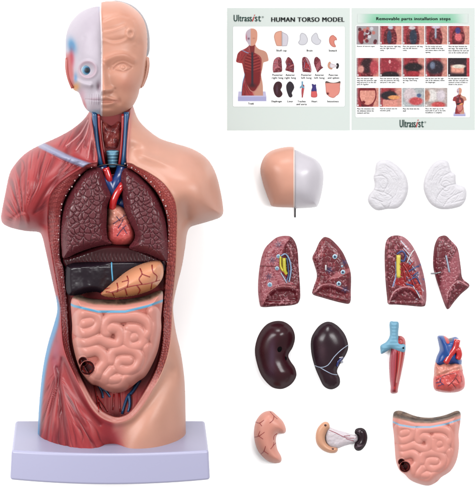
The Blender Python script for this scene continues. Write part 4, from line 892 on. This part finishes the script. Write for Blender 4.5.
def panel(x0, y0, x1, y1, par):
    rr_ = 1.2; pts = []
    for cx, cy, a0 in ((x1-rr_, y0+rr_, -90), (x1-rr_, y1-rr_, 0), (x0+rr_, y1-rr_, 90), (x0+rr_, y0+rr_, 180)):
        for k in range(5): t = math.radians(a0+k*22.5); pts.append((cx+rr_*math.cos(t), cy+rr_*math.sin(t)))
    V = [(wx(a, 1.25), wy(b, 1.25), 1.25*S) for a, b in pts]; mesh_from('white_panel', V, [list(range(len(V)))[::-1]], WHITEP, par, smooth=False)
panel(233, 26.6, 344.8, 106.6, cl)
panel(355.6, 25.2, 470, 117.4, cr_)
logo(233.8, 14.9, 28, 6.6, cl)
text('card_title', 'HUMAN TORSO MODEL', 271.4, 344.2, 17.3, 21.9, M_INK, cl, bold=.22)

def mini(x0, y0, x1, y1, src, paint):
    """small printed picture: src box in layout units is mapped into the given box"""
    sx0, sy0, sx1, sy1 = src
    def fn(x, y):
        u = sx0+(x-x0)/(x1-x0)*(sx1-sx0); v = sy0+(y-y0)/(y1-y0)*(sy1-sy0)
        c = fill(x, WH3); return paint(u, v, c)
    return fn
def over(c, u, v, poly, col, soft):
    m = ss(-soft, soft, sd(u, v, poly)); 
    return c*(1-m[..., None])+col*m[..., None]
HMm = Ras(HDP, 1.0, 4)
def torso_paint(full):
    def f(u, v, c):
        soft = 1.3
        c = over(c, u, v, np.array([(17, 419), (203, 419), (209, 455), (209, 484), (13, 484), (13, 455)]), rgb(206, 200, 232), soft)
        c = mix(c, ss(453, 457, v)*(ss(-1, 1, sd(u, v, np.array([(13, 453), (209, 453), (209, 484), (13, 484)])))), rgb(180, 178, 220))
        P = TRP.copy(); P[:, 1] = np.minimum(P[:, 1], 447)
        c = over(c, u, v, P, R0.samp(C0*.92, u, v), soft)
        hd = fill(u, rgb(224, 160, 136)); hd = mix(hd, ss(102, 100, u), rgb(206, 190, 202)); hd = mix(hd, gau(u, v, 87, 69, 7), rgb(120, 80, 100))
        hd = mix(hd, .6*gau(u, v, 70, 62, 6, 20), rgb(190, 60, 80)); hd = mix(hd, .5*gau(u, v, 122, 67, 9, 4), rgb(170, 100, 84)); c = over(c, u, v, HDP, hd, soft)
        if full:
            for P_, cc in ((LL, LUNGC), (LR, LUNGC), (HM, rgb(214, 100, 100)), (LV, rgb(46, 30, 40)), (ST, rgb(240, 160, 100)), (INP, rgb(214, 130, 120))): c = over(c, u, v, P_, fill(u, cc), soft)
        else:
            c = over(c, u, v, CIN, mix(fill(u, rgb(128, 24, 30)), .6*ss(.2, .9, np.sin(v*.32+np.abs(u-112)*.1))*ss(300, 270, v), rgb(200, 90, 80)), soft)
            c = mix(c, ss(9, 5, np.abs(u-112))*ss(150, 170, v)*ss(385, 370, v), rgb(56, 36, 50)); c = mix(c, .9*gau(u, v, 112, 380, 24, 14), rgb(60, 20, 30))
        return c
    return f
picture('printed_picture', 236, 28, 268.6, 101.8, mini(236, 28, 268.6, 101.8, (0, -2, 224, 488), torso_paint(False)), 1.5, cl, .3)
def organ_paint(items):
    def f(u, v, c):
        for poly, fn in items:
            d = sd(u, v, poly); col = fn(u, v, d)*(.80+.2*ss(0, 5, d))[..., None]
            c = over(c, u, v, poly, col, 1.0)
        return c
    return f
cs_ = lambda k: (lambda x, y, d: fill(x, k))
minis = [((273.4, 30.4, 289, 49.4), (258, 145, 326, 220), [(A, cs_(rgb(236, 172, 148))), (B, cs_(rgb(222, 216, 226)))]),
         ((297.6, 32.4, 308.8, 45.8), (366, 158, 411, 213), [(cr([(383, 159.8), (375, 170), (374, 188), (368, 200), (378, 210.5), (398, 208), (408, 190), (399, 167)], 5), cs_(rgb(222, 221, 228)))]),
         ((310.4, 32.4, 322, 45.8), (421, 158, 469, 213), [(cr([(440.5, 159.8), (450, 164), (456, 182), (466, 192), (458.8, 207), (443, 209.4), (426, 196.3), (425, 176)], 5), cs_(rgb(222, 221, 228)))]),
         ((328.2, 34.4, 337.8, 48), (251, 408, 289, 466), [(P10, cs_(rgb(230, 140, 124)))]),
         ((272.2, 56.4, 282.8, 73), (256, 233, 303, 309), [(P1, c1)]), ((284.8, 56.4, 294.6, 73), (310, 234, 353, 306), [(P2, c2)]),
         ((301.6, 56.4, 311.8, 73), (383, 233, 428, 309), [(P3, c3)]), ((313.4, 56.4, 323.6, 73), (431, 233, 471, 312), [(P4, c4)]),
         ((327, 61, 339.6, 70), (313, 419, 370, 455), [(P12, c12), (P11, cs_(rgb(236, 170, 140))), (P13, cs_(rgb(30, 24, 32)))]),
         ((272.6, 80.8, 283, 98.2), (252, 318, 299, 392), [(P5, c5)]), ((285.8, 80.8, 294.8, 98.2), (309, 319, 351, 392), [(P6, cs_(rgb(44, 34, 44)))]),
         ((299.4, 80.8, 304.8, 98.2), (378, 319, 408, 396), [(P7, c7), (P8, cs_(rgb(130, 180, 210)))]),
         ((310.4, 83.4, 317.8, 98.2), (431, 333, 467, 395), [(P9, cs_(rgb(226, 100, 100))), (P9b, cs_(rgb(60, 50, 130)))]),
         ((324.6, 80.6, 341, 98.6), (390, 408, 463, 488), [(P14, lambda x, y, d: mix(mix(fill(x, rgb(236, 150, 136)), ss(421, 417, y), rgb(96, 76, 70)), gau(x, y, 404, 466, 5), rgb(70, 10, 14)))])]
for bx, src, items in minis:
    picture('printed_picture', *bx, mini(*bx, src, organ_paint(items)), 1.5, cl, .3)
caps = [('Skull cap', 281.4, 50.6), ('Brain', 309.6, 50.6), ('Stomach', 332.8, 50.6), ('Posterior', 277.6, 75), ('right lung', 277.6, 77.9), ('Anterior', 290.2, 75), ('right lung', 290.2, 77.9), ('Posterior', 306.4, 75), ('left lung', 306.4, 77.9),
        ('Anterior', 319.4, 75), ('left lung', 319.4, 77.9), ('Pancreas', 333.4, 75), ('and spleen', 333.4, 77.9), ('Diaphragm', 276.6, 101.4), ('Liver', 290.2, 101.4), ('Trachea', 301.6, 101.4), ('and aorta', 301.6, 104.2), ('Heart', 314.4, 101.4),
        ('Intestines', 333, 101.4), ('Trunk', 251, 103.6)]
for s_, a, b in caps:
    w_ = len(s_)*1.13; desc = any(k in s_ for k in 'pgy'); text('caption', s_, a-w_/2, a+w_/2, b-1, b+(1.45 if desc else .95), M_INK, cl, bold=.06)
# right card
picture('title_band', 357.5, 14, 468, 23, lambda x, y: mix(fill(x, rgb(228, 237, 232)), ss(357, 378, x)*ss(468.5, 447, x)*(.80+.2*ss(14, 23, y)), rgb(136, 210, 172)), 1.25, cr_, 1.0)
text('card_title', 'Removable parts installation steps', 376.4, 450.4, 17.2, 21.2, M_INK, cr_, bold=.16)
RED = rgb(158, 42, 52); DRK = rgb(44, 22, 34); PNK = rgb(218, 150, 134); GRY = rgb(168, 160, 164)
def photo(kind, seed):
    def gau(*a): return ss(.12, .62, globals()['gau'](*a))
    def fn(x0, y0, x1, y1):
        def f(x, y):
            u = (x-x0)/(x1-x0); v = (y-y0)/(y1-y0)
            c = fill(u, GRY); n_ = fbm(u*9, v*9, seed)
            if kind == 'parts':
                for k in range(22):
                    a = .1+.8*TAB[k, seed]; b = .1+.8*TAB[seed, k]; c = mix(c, gau(u, v, a, b, .07, .09)*1.4, [rgb(120, 40, 52), rgb(90, 40, 50), rgb(214, 214, 220), rgb(200, 120, 112)][k % 4])
                c = mix(c, 1.3*gau(u, v, .2, .6, .12, .32), rgb(140, 34, 46)); return c
            c = mix(c, ss(.0, .12, u)*ss(1.0, .7, u+.25*np.abs(v-.5)), RED); c = mix(c, ss(.66, .8, u+.1*v), PNK); c = mix(c, .5*(n_-.3), rgb(220, 120, 120))
            cav_ = ss(1.1, .92, np.hypot((u-.48)/.30, (v-.66)/.58))
            c = mix(c, cav_, rgb(96, 20, 30)); c = mix(c, cav_*ss(.45, .7, fbm(u*12, v*14, seed+3)), rgb(150, 60, 66))
            if kind == 'chest1': c = mix(c, gau(u, v, .44, .6, .1, .35)*1.3, rgb(52, 60, 84)); c = mix(c, gau(u, v, .5, .08, .12, .1), rgb(200, 200, 214))
            if kind == 'chest2': c = mix(c, gau(u, v, .5, .6, .16, .4)*1.3, rgb(42, 52, 72)); c = mix(c, gau(u, v, .44, .1, .16, .1), rgb(214, 200, 204))
            if kind == 'trachea': c = mix(c, np.exp(-((u-.48)/.05)**2)*ss(.75, .6, v), rgb(160, 186, 204)); c = mix(c, gau(u, v, .5, .06, .2, .08), rgb(214, 190, 210))
            if kind == 'heart': c = mix(c, gau(u, v, .48, .6, .15, .2)*1.5, rgb(232, 110, 116)); c = mix(c, gau(u, v, .46, .25, .12, .16)*1.2, rgb(70, 60, 130))
            if kind == 'open': c = mix(c, gau(u, v, .5, .4, .3, .4)*1.2, rgb(50, 16, 26)); c = mix(c, gau(u, v, .8, .5, .2, .4), rgb(190, 70, 80)); c = mix(c, gau(u, v, .2, .6, .14, .2), rgb(220, 150, 140))
            if kind == 'rib': c = mix(c, gau(u, v, .5, .4, .5, .4), rgb(160, 46, 60)); c = mix(c, gau(u, v, .48, .95, .4, .2)*1.4, rgb(30, 12, 20)); c = mix(c, gau(u, v, .46, .2, .05, .1), rgb(240, 190, 190))
            if kind == 'dark': c = mix(c, gau(u, v, .5, .5, .4, .2)*1.4, rgb(26, 12, 20)); c = mix(c, gau(u, v, .5, .85, .3, .15), rgb(170, 40, 50))
            if kind == 'liver': c = mix(c, gau(u, v, .45, .5, .36, .35)*1.3, rgb(40, 28, 42)); c = mix(c, gau(u, v, .34, .4, .12, .2), rgb(110, 120, 144))
            if kind == 'stomach': c = mix(c, 1.0+0*u, rgb(44, 22, 32)); c = mix(c, ss(.1, -.1, np.abs(v-.62+.3*(u-.5)**2)-.2)*ss(.06, .2, u)*ss(.8, .7, u), rgb(238, 160, 140)); c = mix(c, gau(u, v, .5, .45, .3, .1)*1.2, rgb(238, 226, 210)); c = mix(c, ss(.84, .9, u), rgb(190, 60, 70))
            if kind == 'gut': c = mix(c, ss(1.05, .97, np.hypot((u-.5)/.4, (v-.35)/.62)), rgb(120, 20, 30)); c = mix(c, ss(1.03, .95, np.hypot((u-.5)/.36, (v-.33)/.58))*ss(.1, .16, v), rgb(232, 156, 138)); c = mix(c, gau(u, v, .32, .76, .07)*1.6, rgb(120, 16, 24))
            if kind == 'belly': c = mix(c, ss(.56, .66, v)*ss(.12, .16, u)*ss(.84, .8, u), rgb(230, 150, 136)); c = mix(c, gau(u, v, .42, .4, .34, .2)*1.6, rgb(36, 26, 36)); c = mix(c, gau(u, v, .64, .5, .24, .1)*1.7, rgb(238, 160, 100))
            if kind == 'head': c = mix(fill(u, rgb(184, 190, 192)), gau(u, v, .34, .4, .28, .4)*1.2, rgb(222, 206, 210)); c = mix(c, gau(u, v, .62, .7, .3, .2)*1.2, rgb(206, 80, 84)); c = mix(c, gau(u, v, .76, .4, .1), rgb(90, 110, 150))
            if kind == 'cap': c = mix(fill(u, rgb(190, 176, 172)), gau(u, v, .3, .4, .24, .3)*1.3, rgb(238, 232, 228)); c = mix(c, gau(u, v, .08, .4, .14, .3), rgb(190, 130, 110)); c = mix(c, gau(u, v, .72, .4, .2, .3), rgb(226, 214, 222)); c = mix(c, gau(u, v, .6, .9, .3, .16)*1.2, rgb(206, 80, 80))
            n2 = fbm(u*16, v*15, seed+9); c = c*(.84+.3*n2)[..., None]; c = mix(c, .2*ss(.66, .8, n2), rgb(236, 206, 200))
            c = mix(c, ss(.05, .03, np.hypot(u-.06, (v-.92)))*1.0, rgb(240, 240, 240)); return c
        return f
    return fn
rows = [(26, 44.5, ['parts', 'chest1', 'chest2', 'trachea', 'heart']), (58, 76.6, ['open', 'rib', 'dark', 'liver', 'stomach']), (88, 106.8, ['gut', 'belly', 'head', 'cap'])]
capt = [['Remove all internal organs', 'Place the posterior right lung\ninto the right thoracic\ncavity', 'Place the posterior left lung\ninto the left thoracic\ncavity', 'Put the trachea and aorta\ninto the middle of the lungs\nand connect them at the neck\nopening', 'Place the heart between the\ntwo lungs. The vessels of the\nheart should face the neck and\nrest on the trachea and aorta'],
        ['Place the anterior right\nlung onto the posterior right\nlung and press it so the two\nparts fit together', 'Place the anterior left lung\nonto the posterior left lung\nand press it into place', 'Put the diaphragm under\nthe lungs, dome facing\nup', 'Put the liver into the right\nside of the abdomen, below\nthe diaphragm', 'Put the pancreas and spleen\nunder the liver and place the\nstomach in front of them as\nshown in the picture'],
        ['Place the intestines into\nthe abdomen below the\nstomach and liver', 'Push the stomach onto the\nintestines gently', 'Place the brain into the\nskull', 'Place the skull cap on the\nhead with its pin in the hole.\nInstallation is complete']]
cols_ = [(356.6, 378.6), (379.6, 401.6), (402.4, 424.2), (425.0, 447.2), (448.0, 469.4)]
for ri, (ya, yb, ks) in enumerate(rows):
    for ci, k in enumerate(ks):
        xa, xb = cols_[ci]; picture('step_photo', xa, ya, xb, yb, photo(k, ri*5+ci+2)(xa, ya, xb, yb), 1.5, cr_, .3)
        tx_ = capt[ri][ci]; nl = tx_.count('\n')+1; ml = max(len(q) for q in tx_.split('\n'))
        text('step_caption', tx_, xa+.5, min(xb-.8, xa+.5+ml*.68), yb+1.2, yb+1.2+nl*2.05-.5, M_INK, cr_, bold=.05)
picture('printed_picture', 452.6, 87.6, 466.6, 116.4, mini(452.6, 87.6, 466.6, 116.4, (0, -2, 224, 488), torso_paint(True)), 1.5, cr_, .3)
logo(399.8, 119.8, 24.6, 7.6, cr_)

# ================================================================== CAMERA, LIGHT, RENDER
sc_ = bpy.context.scene
cam = bpy.data.cameras.new('camera'); co = bpy.data.objects.new('camera', cam); COL.objects.link(co)
co.location = (CX*S, -CY*S, CZ*S); co.rotation_euler = (0, 0, 0)
cam.sensor_fit = 'HORIZONTAL'; cam.sensor_width = 36; cam.lens = 36*CZ/476; cam.shift_x = (238-CX)/476; cam.shift_y = -(244-CY)/476
cam.clip_start = .05; cam.clip_end = 20; sc_.camera = co
w_ = bpy.data.worlds.new('World'); sc_.world = w_; w_.use_nodes = True
bgn = w_.node_tree.nodes['Background']; bgn.inputs['Color'].default_value = (1, 1, 1, 1); bgn.inputs['Strength'].default_value = .56
def area(name, x, y, z, tx, ty, sx, sy, power, col=(1, 1, 1)):
    l = bpy.data.lights.new(name, 'AREA'); l.shape = 'RECTANGLE'; l.size = sx*S; l.size_y = sy*S; l.energy = power; l.color = col
    o = bpy.data.objects.new(name, l); COL.objects.link(o); o.location = (x*S, -y*S, z*S)
    d = Vector((tx*S, -ty*S, 0))-o.location; o.rotation_euler = d.to_track_quat('-Z', 'Y').to_euler()
area('softbox', -900, 0, 1100, 180, 240, 500, 1100, 11.8)
area('softbox', 1250, -100, 1200, 240, 240, 400, 900, 8.8)
area('overhead_softbox', 240, -1500, 900, 200, 300, 1000, 500, 12.5)
vs = sc_.view_settings; vs.view_transform = 'Standard'; vs.look = 'None'; vs.exposure = 0; vs.gamma = 1
sc_.render.engine = 'CYCLES'; sc_.cycles.max_bounces = 6
